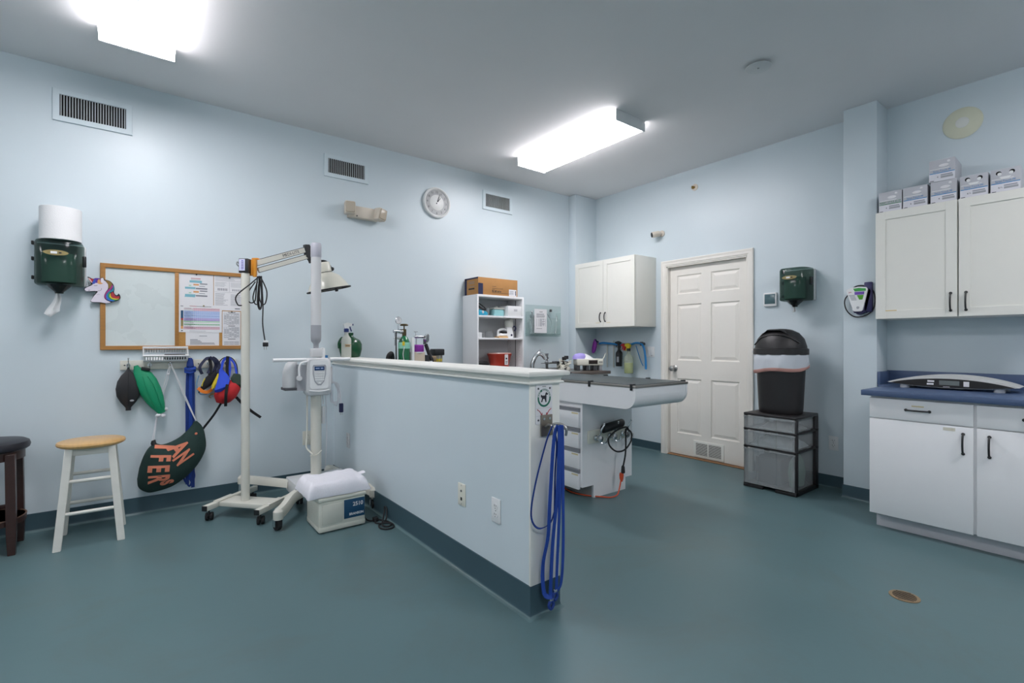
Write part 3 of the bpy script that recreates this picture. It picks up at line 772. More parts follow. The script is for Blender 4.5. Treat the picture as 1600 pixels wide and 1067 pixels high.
b = B().cyl((0,-.06,.045),(0,-.06,0),.007,n=12).cyl((-.035,-.06,-.004),(.035,-.06,-.004),.005,n=10).tube([(-.03,-.06,-.006),(-.045,-.06,-.022),(-.03,-.06,-.034)], .003, 6, smooth=4).tube([(.01,-.06,-.006),(.0,-.06,-.024),(.014,-.06,-.034)], .003, 6, smooth=4); b.build('clip_body', BRASS, t)
t = thing('muzzle', 'large red, blue and olive cloth muzzle with black straps on the last hook', 'muzzle', (.545, YL, 1.07))
b = B().loft([((-.012,-.08,-.315),(.030,0,.006),(0,.030,0)),((-.010,-.085,-.290),(.066,0,.016),(0,.052,0)),((-.004,-.09,-.235),(.088,0,.020),(0,.064,0)),((.004,-.08,-.180),(.086,0,.022),(0,.058,0)),((.008,-.07,-.150),(.066,0,.020),(0,.040,0))], 28)
body = b.build('muzzle_cone', REDF, t, sharp=70)
b = B().loft([((-.062,-.13,-.225),(.026,0,.004),(0,.006,0)),((-.050,-.148,-.195),(.045,0,.016),(0,.008,0)),((-.036,-.132,-.150),(.044,0,.014),(0,.010,0)),((-.034,-.105,-.105),(.030,0,.006),(0,.012,0)),((-.045,-.085,-.06),(.012,0,0),(0,.008,0))], 16); b.build('blue_panel', BLUF, body)
b = B().loft([((.072,-.10,-.205),(.026,0,.004),(0,.010,0)),((.062,-.118,-.175),(.038,0,-.012),(0,.012,0)),((.055,-.11,-.135),(.040,0,-.006),(0,.012,0)),((.060,-.09,-.095),(.022,0,-.004),(0,.010,0))], 16); b.build('olive_panel', GRNF, body)
B().strap([(-.012,-.150,-.17),(-.022,-.164,-.235),(-.022,-.150,-.29),(-.02,-.125,-.335)], .020, .004, (1,0,0)).build('centre_strap', BFAB, body)
for pts, m, w in (([(-.045,-.085,-.065),(-.03,-.07,.0),(-.006,-.065,.03)], BLUF, .018), ([(.0,-.10,-.12),(.012,-.08,-.05),(.006,-.07,.03)], BLUF, .022), ([(.058,-.09,-.10),(.045,-.075,-.02),(.012,-.068,.028)], BLUF, .014), ([(-.004,-.10,-.11),(-.006,-.088,-.05),(0,-.075,.04)], BFAB, .020)):
    B().strap(pts, w, .004, (1,0,.1), 5).build('strap', m, t)
for s in (-1, 1): B().tube([(.065*s+.004,-.07,-.11),(.062*s,-.065,-.03),(.035*s,-.062,.02),(.004,-.064,.036)], .0035, 8, smooth=6).build('loop_cord', BFAB, t)
B().strap([(-.045,-.10,-.31),(-.09,-.07,-.40),(-.15,-.05,-.49),(-.20,-.045,-.56)], .016, .003, (1,0,.5)).build('trailing_strap', BFAB, t)
B().strap([(.055,-.09,-.275),(.10,-.07,-.33),(.17,-.06,-.40),(.232,-.055,-.452)], .020, .003, (.5,0,1)).build('trailing_strap', BFAB, t)

# ---- wall sockets and switch plates
def plate(loc, rotz, label, kind, nm, col):
    t = thing(nm, label, 'wall plate', loc, rotz, None)
    w, h = (.036, .059)
    if kind == 'switch2': w = .058
    pl = B().box(-w, w, -.006, 0, -h, h, .003).build('cover', col, t)
    b = B()
    if kind == 'outlet':
        for z in (-.020, .020):
            b.m(col).lathe([(.001,.0055),(.0165,.0055),(.0165,.0085),(.001,.0088)], (0,0,z), (0,-1,0), 24, sy=.85)
            b.m(DHOLE).rect(-.008, -.0055, z-.001, z+.009, -.0086, .0005).rect(.0055, .008, z+.001, z+.008, -.0086, .0005)
            b.cyl((0,-.0080,z-.008), (0,-.0092,z-.008), .0025, n=10)
        b.build('receptacle', col, t)
    elif kind == 'phone':
        b.m(DGREY).cyl((0,-.005,.020), (0,-.009,.020), .006, n=14).m(DHOLE).box(-.007, .007, -.0075, -.005, -.030, -.014); b.build('jack', DGREY, t)
    elif kind == 'switch2':
        for x in (-.023, .023): b.m(col).box(x-.016, x+.016, -.0095, -.005, -.033, .033, .002)
        b.m(INK).rect(.010, .030, -.046, -.040, -.0062); b.build('rocker', col, t)
    b = B()
    for z in ((0,) if kind == 'outlet' else (-.048, .048)): b.cyl((0,-.0055,z), (0,-.0075,z), .003, n=10)
    b.build('screw', STEEL, t)
plate((1.141, YL, .404), 0, 'cream duplex outlet low on the left wall behind the grey column', 'outlet', 'power_outlet', CREAM)
plate((1.365, 2.203, .407), DW, 'beige jack plate with two ports on the half wall', 'phone', 'jack_plate', CREAM)
plate((1.365, 1.892, .407), DW, 'white duplex outlet near the free end of the half wall', 'outlet', 'power_outlet', WPLA)
plate((1.365, 3.96, .415), DW, 'pale duplex outlet at the far end of the half wall', 'outlet', 'power_outlet', LGREY)
plate((XD, 1.572, .375), DW, 'white duplex outlet beside the drawer tower on the door wall', 'outlet', 'power_outlet', WPLA)
plate((XD, 3.40, 1.11), DW, 'white double switch plate between the wall cabinet and the door', 'switch2', 'switch_plate', WPLA)
b = B().box(-.012, .012, -.002, 0, -.03, .03).turn(Matrix.Translation((0,0,.045)) @ Matrix.Rotation(R(10), 4, 'Y')).box(-.010, .010, -.002, 0, -.04, .04).turn(Matrix.Rotation(R(-14), 4, 'Y'), 8)
o = b.build('painter_tape', mat('blue_tape', '#3f86c2', .7), None, loc=(1.30, YL, 1.03)); tag(o, 'scraps of blue tape on the left wall under the half wall cap', 'tape')
# ================================================================== stools
t = thing('stool', 'white painted stool with a round clear pine seat under the notice board', 'stool', (-.226, 4.0, 0))
B().lathe([(.001,.578),(.150,.578),(.163,.586),(.167,.596),(.163,.606),(.152,.610),(.001,.611)], n=48).build('seat', PINE, t)
b = B(); 
b.box(-.098, .098, -.108, -.092, .535, .579, .002).box(-.098, .098, .092, .108, .535, .579, .002).box(-.108, -.092, -.098, .098, .535, .579, .002).box(.092, .108, -.098, .098, .535, .579, .002)
b.build('apron', STOOLP, t)
def legpt(sx, sy, z):
    q = 1 - z/.579
    return Vector((sx*(.098+.048*q), sy*(.098+.055*q), z))
for sx in (-1, 1):
    for sy in (-1, 1):
        b = B(); prev = None
        for z in (0, .579):
            p = legpt(sx, sy, z); h = .0185
            r = [b.bm.verts.new((p.x+dx*h, p.y+dy*h, z)) for dx, dy in ((-1,-1),(1,-1),(1,1),(-1,1))]
            if prev: b.bridge(prev, r)
            else: b._f(r[::-1])
            prev = r
        b._f(prev)
        E = [e for e in b.bm.edges]
        bmesh.ops.bevel(b.bm, geom=E, offset=.0025, segments=2, affect='EDGES')
        b.build('leg', STOOLP, t)
for sy in (-1, 1):
    for z in (.20, .385): B().cyl(legpt(-1, sy, z), legpt(1, sy, z), .0105, n=14).build('stretcher', STOOLP, t)
for sx in (-1, 1):
    for z in (.155, .34): B().cyl(legpt(sx, -1, z), legpt(sx, 1, z), .0105, n=14).build('stretcher', STOOLP, t)

t = thing('stool', 'dark brown bar stool with a black padded seat at the left edge', 'stool', (-.697, 4.07, 0))
B().lathe([(.001,.585),(.172,.585),(.186,.595),(.190,.612),(.184,.632),(.165,.643),(.10,.647),(.001,.648)], n=48).build('seat_cushion', LEATH, t)
B().lathe([(.148,.535),(.166,.535),(.166,.586),(.148,.586),(.148,.535)], n=40).build('apron_ring', ESPR, t)
for sx in (-1, 1):
    for sy in (-1, 1):
        b = B(); prev = None
        for z, h in ((0,.0165),(.12,.021),(.575,.021)):
            p = Vector((sx*(.128-.012*z), sy*(.128-.012*z)))
            r = [b.bm.verts.new((p.x+dx*h, p.y+dy*h, z)) for dx, dy in ((-1,-1),(1,-1),(1,1),(-1,1))]
            if prev: b.bridge(prev, r)
            else: b._f(r[::-1])
            prev = r
        b._f(prev); bmesh.ops.bevel(b.bm, geom=list(b.bm.edges), offset=.002, segments=1, affect='EDGES')
        b.build('leg', ESPR, t)
b = B()
for z0, z1 in ((.165,.195),): b.lathe([(.150,z0),(.172,z0),(.172,z1),(.150,z1),(.150,z0)], n=40)
fr = b.build('footrest_ring', ESPR, t)
b = B().lathe([(.166,.196),(.173,.196),(.174,.200),(.166,.200),(.166,.196)], n=40); b.build('footrest_cap', mat('copper_strip', '#8c6a58', .4, .6), fr)
B().box(-.115, .115, .118, .134, .21, .235, .002).build('stretcher', ESPR, t)
B().box(-.134, -.118, -.115, .115, .25, .275, .002).build('stretcher', ESPR, t)

# ================================================================== exam lamp stand
def caster(root, x, y, r=.026, w=.020, h=.075, ang=0, m=RUBBER, forkm=BLACK, twin=True):
    M = Matrix.Translation((x, y, 0)) @ Matrix.Rotation(R(ang), 4, 'Z')
    b = B()
    for s in ((-1, 1) if twin else (0,)):
        c = s*w*.62
        b.lathe([(.001,-w*.45),(r*.7,-w*.5),(r*.95,-w*.42),(r,-w*.25),(r,w*.25),(r*.95,w*.42),(r*.7,w*.5),(.001,w*.45)], (c, .012, r), (1,0,0), 24)
    b.turn(M); o = b.build('caster', m, root)
    b = B().box(-w*.2 if twin else -w*.9, w*.2 if twin else w*.9, -.012, .020, r*1.1 if twin else r*1.9, max(r*2.0, r*1.1+.01), .003).cyl((0,0,r*1.8),(0,0,h),.006,n=12)
    if not twin:
        for s in (-1, 1): b.box(s*w*.9-.0025, s*w*.9+.0025, -.004, .024, r*.8, r*2.0)
    b.turn(M).build('fork', forkm, o)
    return o
ax, ay = .372, 3.905
ex = Vector((.663-.374, 3.572-3.898)).normalized(); ey = Vector((-ex.y, ex.x))    # along the near side / towards the wall
ang = math.degrees(math.atan2(ex.y, ex.x))
t = thing('exam_lamp', 'cream wheeled exam lamp with a cone shade on a jointed arm beside the cork board', 'lamp', (.60, 3.846, 0))
MB = Matrix.Translation((-.60+.372, -3.846+3.90, 0)) @ Matrix.Rotation(R(ang), 4, 'Z')   # base frame, origin at the near left wheel
L1, L2 = .437, .40
for x in (0.02, L1-.02):
    b = B().box(x-.019, x+.019, -.035, L2+.05, .075, .110, .002).turn(MB); o = b.build('base_rail', BONE, t)
    b = B()
    for y in (-.041, L2+.05): b.box(x-.0185, x+.0185, y, y+.006, .0755, .1095, .001)
    b.turn(MB).build('end_cap', BLACK, o)
B().box(.035, L1-.035, .065, .215, .078, .108, .002).turn(MB).build('base_plate', BONE, t)
for x in (.0, L1-.045): B().box(x, x+.045, .060, .215, .108, .116, .001).turn(MB).build('bracket', BONE, t)
for x in (0.02, L1-.02):
    for y in (0, L2+.02):
        p = MB @ Vector((x, y, 0)); caster(t, p.x, p.y, .027, .021, .08, ang+30)
B().cyl((0,0,.105), (0,0,1.71), .0275, n=28).build('pole', BONE, t)
b = B().box(-.032, .032, -.030, .030, 1.70, 1.80, .003).turn(Matrix.Rotation(R(-36), 4, 'Z'))
bx = b.build('pole_head', BLACK, t)
b = B().m(mat('blue_white_label', '#c9cbe6', .6)).box(-.028, .012, -.0315, -.0295, 1.715, 1.795)
b.m(mat('label_violet', '#4a46a8', .6)).box(-.012, .002, -.0325, -.031, 1.725, 1.785)
for k in range(5): b.m(PAPER).box(-.010, .0, -.0332, -.032, 1.73+k*.011, 1.735+k*.011)
b.turn(Matrix.Rotation(R(-36), 4, 'Z')).build('label', PAPER, bx)
B().tube([(-.038,0,1.76),(-.052,-.005,1.775),(-.055,-.008,1.757),(-.042,0,1.745)], .003, 6, smooth=4).build('wire_hook', STEEL, bx)
A0 = Vector((.075, .020, 1.755)); A1 = Vector((.430, .115, 1.905))    # the sprung arm
d = (A1-A0).normalized(); up = Vector((0,0,1)); up = (up - d*up.dot(d)).normalized(); sd = d.cross(up)
def bar(o0, o1, w, h, m, nm, root):
    b = B(); prev = None
    for p in (A0+up*o0, A1+up*o1):
        r = [b.bm.verts.new(p+sd*x*w/2+up*y*h/2) for x, y in ((-1,-1),(1,-1),(1,1),(-1,1))]
        if prev: b.bridge(prev, r)
        else: b._f(r[::-1])
        prev = r
    b._f(prev); return b.build(nm, m, root, smooth=False)
up_arm = bar(.026, .026, .022, .036, BONE, 'upper_arm', t); bar(-.026, -.026, .022, .030, BONE, 'lower_arm', t)
for o_ in (.045, .007, -.010, -.042):
    b = B().tube([A0+up*o_-sd*.0, A1+up*o_], .0028, 6); b.build('black_edge', BLACK, up_arm)
face = -1 if sd.y > 0 else 1
Mx = Matrix.Translation(A0.lerp(A1, .70)+up*.026+sd*face*.0115); fx = Matrix((( d.x, up.x, sd.x*face, 0),(d.y, up.y, sd.y*face, 0),(d.z, up.z, sd.z*face, 0),(0,0,0,1)))
B().text('MEDI-LITE', .030, Mx @ fx, xs=1.05).build('lettering', INKD, up_arm, smooth=False)
b = B().box(-.022, .022, -.024, .024, -.055, .055, .004).turn(Matrix.Translation(A0-d*.03) @ Matrix.Rotation(R(14), 4, 'Z'))
cl = b.build('amber_clamp', AMBER, t)
B().tube([A0-d*.01+up*.06, A0+d*.035+up*.045, A0+d*.02+up*.01], .008, 8, smooth=4).cyl(A0-d*.02+Vector((0,-.03,.055)), A0-d*.02+Vector((0,-.03,-.07)), .012, n=14).build('clamp_screw', AMBER, cl)
b = B().prism([(-.020,.062),(.012,.066),(.045,.030),(.050,-.07),(.030,-.075),(.018,-.050),(-.010,-.030)], 'xz', -.018, .018).turn(Matrix.Translation(A1+d*.012) @ Matrix.Rotation(R(15), 4, 'Z'))
b.build('elbow_joint', BLACK, t)
H = Vector((.612, .165, 1.70))    # lamp head
tilt = Matrix.Translation(H) @ Matrix.Rotation(R(-13), 4, 'Y')
b = B().tube([A1+d*.045-up*.045, A1+Vector((.09,.02,-.09)), H+Vector((-.03,0,.125))], .012, 10, smooth=5); b.build('neck_rod', BLACK, t)
b = B().tube([Vector((-.02,0,.175)), Vector((.03,0,.16)), Vector((.055,0,.105))], .010, 10, smooth=5).sph((.062,0,.10), .016, 12, 8).sph((-.02,0,.175), .014, 12, 8).turn(tilt); b.build('yoke', BLACK, t)
b = B().lathe([(.166,-.058),(.160,-.052),(.140,-.012),(.105,.040),(.062,.072),(.052,.076),(.052,.150),(.046,.160),(.001,.161)], n=48).turn(tilt)
sh = b.build('lamp_shade', LAMPW, t)
b = B().tube([(.166*math.cos(2*PI*k/48), .166*math.sin(2*PI*k/48), -.060) for k in range(48)], .0065, 8, closed=True).turn(tilt); b.build('rim_guard', RUBBER, sh)
b = B().lathe([(.001,-.05),(.150,-.05),(.150,-.046),(.001,-.046)], n=40).turn(tilt); b.build('inner_reflector', LGREY, sh)
b = B().tube([(.0525*math.cos(2*PI*k/32), .0525*math.sin(2*PI*k/32), .080) for k in range(32)], .0025, 6, closed=True).turn(tilt); b.build('collar_band', BLACK, sh)
b = B().box(.0, .022, -.150, -.130, -.088, -.060, .004).turn(tilt); b.build('switch_knob', BLACK, sh)
# the hank of cable under the clamp
cx, cy, cz = .085, -.015, 1.685
b = B()
for dx, w, z, dy in ((-.02,.030,.20,0),(.0,.022,.235,-.012),(.022,.034,.20,-.008),(-.05,.045,.19,.006),(.006,.014,.225,.010)):
    b.tube([(cx+dx*.2,cy+dy,cz),(cx+dx+w*.7,cy+dy,cz-z*.5),(cx+dx+w*.5,cy+dy-.004,cz-z*.92),(cx+dx-w*.2,cy+dy-.008,cz-z),(cx+dx-w*.7,cy+dy-.006,cz-z*.75),(cx+dx*.3-w*.2,cy+dy,cz-.04)], .0042, 8, smooth=6)
b.tube([(cx,cy,cz),(cx-.06,cy-.05,cz-.06),(-.062,-.045,cz-.15),(-.055,-.05,cz-.21),(-.03,-.045,cz-.215)], .0042, 8, smooth=6)
b.tube([(cx+.01,cy-.02,cz),(cx+.018,cy-.03,cz-.2),(cx+.016,cy-.032,cz-.34),(cx+.03,cy-.032,cz-.455)], .0042, 8, smooth=6)
cb = b.build('cable', RUBBER, t)
b = B().m(RUBBER).box(-.017, .017, -.012, .012, -.030, .0, .004).m(WPLA).box(-.013, .016, -.010, .010, -.002, .014, .003)
b.m(STEEL).box(-.010, -.006, -.002, .002, -.052, -.030).box(.004, .008, -.002, .002, -.052, -.030)
b.turn(Matrix.Translation((cx+.034, cy-.032, cz-.47))).build('plug', RUBBER, cb)

# ================================================================== dental x-ray unit on its wheeled base
t = thing('xray_unit', 'grey wheeled x-ray unit with a keypad panel and upright tube arm', 'x-ray machine', (1.065, 3.80, 0))
B().box(-.195, .21, -.20, .07, .125, .222, .006).build('base_cover', LGREY, t)
def leg_arm(pts, w, h0, h1, nm='base_leg'):
    b = B(); prev = None
    P = catmull([Vector(p) for p in pts], 4)
    for i, p in enumerate(P):
        q = P[min(i+1, len(P)-1)] - P[max(i-1, 0)]; n_ = Vector((-q.y, q.x, 0)).normalized()
        k = i/(len(P)-1); hh = h0+(h1-h0)*k
        r = [b.bm.verts.new(p+n_*x*w+Vector((0,0,z*hh))) for x, z in ((-1,-1),(1,-1),(1,.4),(.6,1),(-.6,1),(-1,.4))]
        if prev: b.bridge(prev, r)
        else: b._f(r[::-1])
        prev = r
    b._f(prev); o = b.build(nm, BONE, t, sharp=50)
    e = Vector(pts[-1]); k = B().lathe([(w,-h1*1.3),(w*1.05,-h1),(w*1.05,h1*.4),(w*.6,h1*1.0),(.001,h1*1.02)], e, n=20); k.build('rounded_end', BONE, o)
    return o
leg_arm([(-.16,-.17,.155),(-.23,-.24,.150),(-.30,-.33,.118),(-.345,-.395,.112)], .030, .03, .030)
leg_arm([(.19,-.12,.160),(.25,-.22,.150),(.29,-.33,.135),(.300,-.375,.130)], .030, .03, .030)
leg_arm([(-.18,.02,.180),(-.28,.16,.180),(-.39,.31,.180),(-.44,.37,.180)], .026, .026, .026)
leg_arm([(.16,.05,.17),(.20,.15,.170),(.20,.28,.165),(.195,.33,.160)], .034, .03, .032)
for x, y, z, a in ((-.345,-.395,.09,20), (.300,-.375,.105,-20), (-.44,.37,.155,10), (.195,.33,.13,10)):
    o = caster(t, x, y, .037, .030, z, a, RUBBER, CHROME, False)
    B().cyl((x,y,.076),(x,y,max(z, .088)),.026,n=20).build('stem_collar', CHROME, o)
B().cyl((0,0,.22), (0,0,.90), .038, n=32).build('column', BONE, t)
# control head
b = B(); w, h = .086, .140; prev = None; zc = .960; yf = -.082
def rr(w, h, r, n=6):
    pts = []
    for sx, sy, a0 in ((1,1,0),(-1,1,90),(-1,-1,180),(1,-1,270)):
        for k in range(n+1):
            a = R(a0+90*k/n); pts.append((sx*(w-r)+r*math.cos(a), sy*(h-r)+r*math.sin(a)))
    return pts
for s, y in ((.93,0.03),(.97,.02),(1,-.01),(1,-.060),(.985,-.074),(.94,-.082)):
    r = [b.bm.verts.new((a*s*(1+.05*(1 if q < 0 else 0)), y, zc+q*s)) for a, q in rr(w, h, .03)]
    if prev: b.bridge(prev, r)
    else: b._f(r[::-1])
    prev = r
b._f(prev); hd = b.build('control_head', LGREY, t, sharp=50)
b = B().prism([(a, zc+.018+q) for a, q in rr(.066, .105, .02)], 'xz', yf-.003, yf+.004); b.build('face_plate', WPLA, hd)
shield = [(-.042,zc+.090),(.042,zc+.090),(.048,zc+.078),(.047,zc+.02),(.034,zc-.035),(.012,zc-.062),(-.012,zc-.062),(-.034,zc-.035),(-.047,zc+.02),(-.048,zc+.078)]
b = B().m(MGREY).prism(shield, 'xz', yf-.0055, yf-.002).m(LGREY).prism([(x*.86, zc+.010+(z-zc-.010)*.86) for x, z in shield], 'xz', yf-.0062, yf-.005)
kp = b.build('keypad', MGREY, hd)
b = B().m(LCDB).box(-.036, .036, yf-.0075, yf-.006, zc+.048, zc+.078, .0008).m(mat('display_segments', '#8fa6c8', .4)).rect(-.028, .0, zc+.06, zc+.068, yf-.0078).rect(.008, .026, zc+.06, zc+.068, yf-.0078); b.build('display', LCDB, kp)
b = B()
for j in range(4):
    for i in range(5):
        b.m((WPLA, WPLA, LCDB)[(i*3+j*5) % 3 if (i, j) in ((0,0),(1,3),(0,2)) else 0]).box(-.031+i*.0135, -.0215+i*.0135, yf-.0085, yf-.006, zc+.024-j*.017, zc+.034-j*.017, .001)
b.m(WPLA).box(-.008, .008, yf-.0085, yf-.006, zc-.050, zc-.040, .001); b.build('keys', WPLA, kp)
b = B().tube([(-.072,yf-.004,zc-.098),(0,yf-.007,zc-.107),(.072,yf-.004,zc-.098)], .004, 8, smooth=5); b.build('lower_trim', WPLA, hd)
b = B().cyl((-.31,-.055,1.088), (-.085,-.055,1.088), .013, n=16).cyl((.085,-.055,1.088), (.235,-.055,1.088), .013, n=16); b.build('handle_bar', WPLA, t)
B().box(.078, .110, -.045, .03, .90, 1.03, .008).build('side_bracket', LGREY, t)
# tube head parked at the left of the panel
b = B().loft([((-.150,.03,1.085),(.010,0,0),(0,.045,0)),((-.165,.03,1.06),(.040,0,0),(0,.055,0)),((-.175,.03,1.0),(.052,0,0),(0,.06,0)),((-.178,.03,.90),(.050,0,0),(0,.06,0)),((-.178,.03,.872),(.044,0,0),(0,.052,0))], 24)
th = b.build('tube_head', LGREY, t, sharp=60)
b = B().cyl((-.085,-.005,1.05), (-.095,-.005,.86), .060, .056, n=28); b.build('tube_cone', MGREY, th)
B().tube([(-.085,-.075,1.075),(-.125,-.08,1.065),(-.140,-.08,1.03),(-.138,-.078,.97)], .007, 10, smooth=5).build('tube_cable', WPLA, th)
B().cyl((-.138,-.085,.955),(-.138,-.055,.955),.018,n=18).build('pivot', LGREY, th)
B().box(-.226, -.126, -.032, .092, .865, .885, .004).build('dark_base', DGREY, th)
# arm standing straight up
b = B().cyl((0,0,.89), (0,0,1.10), .036, n=28); b.build('upper_column', BONE, t)
B().box(-.038, .036, -.035, .035, 1.105, 1.170, .006).build('arm_block', LGREY, t)
B().lathe([(.001,1.085),(.03,1.09),(.034,1.13),(.03,1.172),(.001,1.176)], (.045,0,0), n=20, sx=.6).build('pivot_cover', WPLA, t)
b = B().lathe([(.018,1.165),(.020,1.205),(.034,1.225),(.037,1.25),(.037,1.345)], n=32); b.build('lower_sleeve', MGREY, t)
B().cyl((0,0,1.34), (0,0,1.86), .036, n=32).build('arm_tube', LGREY, t)
B().lathe([(.036,1.855),(.0385,1.86),(.0385,1.945),(.033,1.962),(.001,1.966)], n=32).build('arm_cap', mat('cap_grey', '#b3b3bd', .4), t)
# cables
b = B().tube([(-.062,.01,.83),(-.062,.01,.55),(-.070,.0,.44),(-.048,-.02,.40),(-.030,-.045,.375)], .006, 8, smooth=5).tube([(.030,-.04,.405),(-.01,-.05,.38),(-.05,-.03,.37),(-.03,-.045,.39)], .004, 8, smooth=5); b.build('column_cable', BONE, t)
b = B()
for k in range(5): b.tube([(.105,.0,.925-.006*k),(.135+.006*k,-.010,.90),(.160+.004*k,-.012,.82),(.150+.003*k,-.012,.73+.010*k),(.125-.004*k,-.008,.76),(.112,0,.85)], .0042, 8, smooth=5)
b.tube([(.12,.0,.92),(.165,-.015,.86),(.178,-.018,.78),(.180,-.02,.742)], .005, 8, smooth=5); cb = b.build('mains_cable', CORDW, t)
b = B().m(NAVY).box(.166, .196, -.033, -.008, .675, .745, .006).m(STEEL).box(.174, .178, -.022, -.018, .655, .676).box(.186, .190, -.022, -.018, .655, .676); b.build('plug', NAVY, cb)
b = B().tube([(.045,-.01,.83),(.048,-.015,.75)], .004, 8).box(.036, .062, -.03, -.008, .60, .735, .008).cyl((.05,-.032,.66),(.05,-.029,.66),.005,n=10); b.build('remote_switch', LGREY, t)
B().tube([(.07,0,.84),(.075,-.01,.6),(.075,.0,.4),(.08,.05,.24)], .003, 8, smooth=5).build('thin_cable', CORDW, t)

# ================================================================== cleaner tub, towel and its lead
t = thing('ultrasonic_cleaner', 'cream bench cleaner tub with a blue nameplate on the floor under the towel', 'cleaner', (1.056, 3.31, 0))
w, d_ = .150, .140
b = B().box(-w, w, -d_, d_, .012, .20, .012, 3).box(-w-.001, w+.001, -d_-.001, d_+.001, .006, .045, .008, 2); bd = b.build('housing', CREAM, t)
b = B().box(-w-.005, w+.005, -d_-.005, d_+.005, .196, .226, .010, 3); b.build('lid', CREAM, t)
B().m(CREAM).box(-w+.02, -.004, -d_-.003, -d_+.004, .052, .178, .002).build('front_panel', CREAM, bd)
b = B().box(.008, w-.006, -d_-.004, -d_+.004, .066, .188, .001); nm = b.build('nameplate', CLEANB, bd)
b = B().text('2510', .036, FRONT(.098, .152, -d_-.0045), xs=.95, bold=.0008).text('BRANSON', .0215, FRONT(.088, .090, -d_-.0045), xs=.95, bold=.0007); b.build('lettering', PAPER, nm, smooth=False)
for sx in (-1, 1):
    for sy in (-1, 1): B().cyl((sx*.125, sy*.115, 0), (sx*.125, sy*.115, .012), .012, n=14).build('foot', RUBBER, t)
b = B().tube([(.150,-.08,.05),(.175,-.10,.012),(.205,-.125,.006),(.235,-.135,.010),(.262,-.165,.008),(.285,-.22,.006),(.288,-.28,.006),(.262,-.325,.006),(.222,-.325,.006),(.196,-.285,.006),(.205,-.235,.008),(.240,-.215,.010),(.270,-.24,.012),(.270,-.285,.012),(.240,-.30,.012),(.220,-.27,.012),(.232,-.225,.014),(.255,-.185,.022),(.278,-.150,.055),(.288,-.132,.088)], .0052, 8, smooth=7)
b.tube([(.288,-.132,.088),(.292,-.15,.082),(.285,-.178,.045),(.262,-.205,.016),(.236,-.218,.010),(.205,-.18,.008),(.222,-.14,.010)], .0052, 8, smooth=6)
ld = b.build('mains_lead', RUBBER, t)
B().box(.205, .240, -.150, -.115, 0, .030, .006).build('plug', RUBBER, ld)
# folded towel, thick soft layers
b = B(); rnd = random.Random(5)
from mathutils import noise
n_u, n_v = 44, 36
def towel_pt(u, v, k):
    x = -.205+.40*u; y = -.150+.33*v
    e = min(u, 1-u, .5); f = min(v, 1-v, .5)
    edge = math.sqrt(max(0, 1-(1-min(1, e/.12))**2))
    edf = math.sqrt(max(0, 1-(1-min(1, f/.16))**2))
    wob = noise.noise(Vector((x*9, y*9, 3)))
    if k: z = .012+.078*edge*edf+.010*wob*edge*edf+.006*noise.noise(Vector((x*28, y*28, 1)))
    else: z = .001
    x += .014*noise.noise(Vector((y*12, 7, 0))); y += .012*noise.noise(Vector((x*12, 2, 0)))
    return (x, y, z)
top = [[b.bm.verts.new(towel_pt(i/n_u, j/n_v, 1)) for j in range(n_v+1)] for i in range(n_u+1)]
bot = [[b.bm.verts.new(towel_pt(i/n_u, j/n_v, 0)) for j in range(n_v+1)] for i in range(n_u+1)]
for i in range(n_u):
    for j in range(n_v):
        b._f([top[i][j], top[i+1][j], top[i+1][j+1], top[i][j+1]]); b._f([bot[i][j], bot[i][j+1], bot[i+1][j+1], bot[i+1][j]])
for i in range(n_u):
    b._f([top[i][0], bot[i][0], bot[i+1][0], top[i+1][0]]); b._f([top[i][n_v], top[i+1][n_v], bot[i+1][n_v], bot[i][n_v]])
for j in range(n_v):
    b._f([top[0][j], top[0][j+1], bot[0][j+1], bot[0][j]]); b._f([top[n_u][j], bot[n_u][j], bot[n_u][j+1], top[n_u][j+1]])
t = b.build('folded_towel', TERRY, None, sharp=80, loc=(1.047, 3.315, .228))
tag(t, 'thick white towel folded on the lid of the cream cleaner tub', 'towel')
B().loft([((.165,.02,.075),(.004,.03,0),(0,0,.004)),((.195,.0,.085),(.006,.035,0),(0,0,.005)),((.205,-.005,.088),(.004,.028,0),(0,0,.004))], 10).build('turned_corner', TERRY, t)

# ================================================================== on and behind the half wall
t = thing('jug', 'dark green plastic jug behind the white spray bottle on the half wall', 'jug', (1.478, 4.236, 1.085))
b = B().loft([((0,0,0),(.072,0,0),(0,.05,0)),((0,0,.010),(.085,0,0),(0,.058,0)),((0,0,.07),(.100,0,0),(0,.064,0)),((0,0,.115),(.100,0,0),(0,.064,0)),((0,0,.150),(.082,0,0),(0,.055,0)),((0,0,.168),(.050,0,0),(0,.035,0)),((0,0,.185),(.022,0,0),(0,.022,0)),((0,0,.20),(.020,0,0),(0,.020,0))], 32); b.build('jug_body', DKGRN, t, sharp=60)
B().lathe([(.024,.196),(.025,.20),(.025,.215),(.001,.216)], n=20).build('cap', DKGRN, t)
B().tube([(-.06,-.02,.155),(-.085,-.03,.17),(-.108,-.02,.13),(-.104,-.01,.08)], .009, 10, smooth=5).build('handle', DKGRN, t)
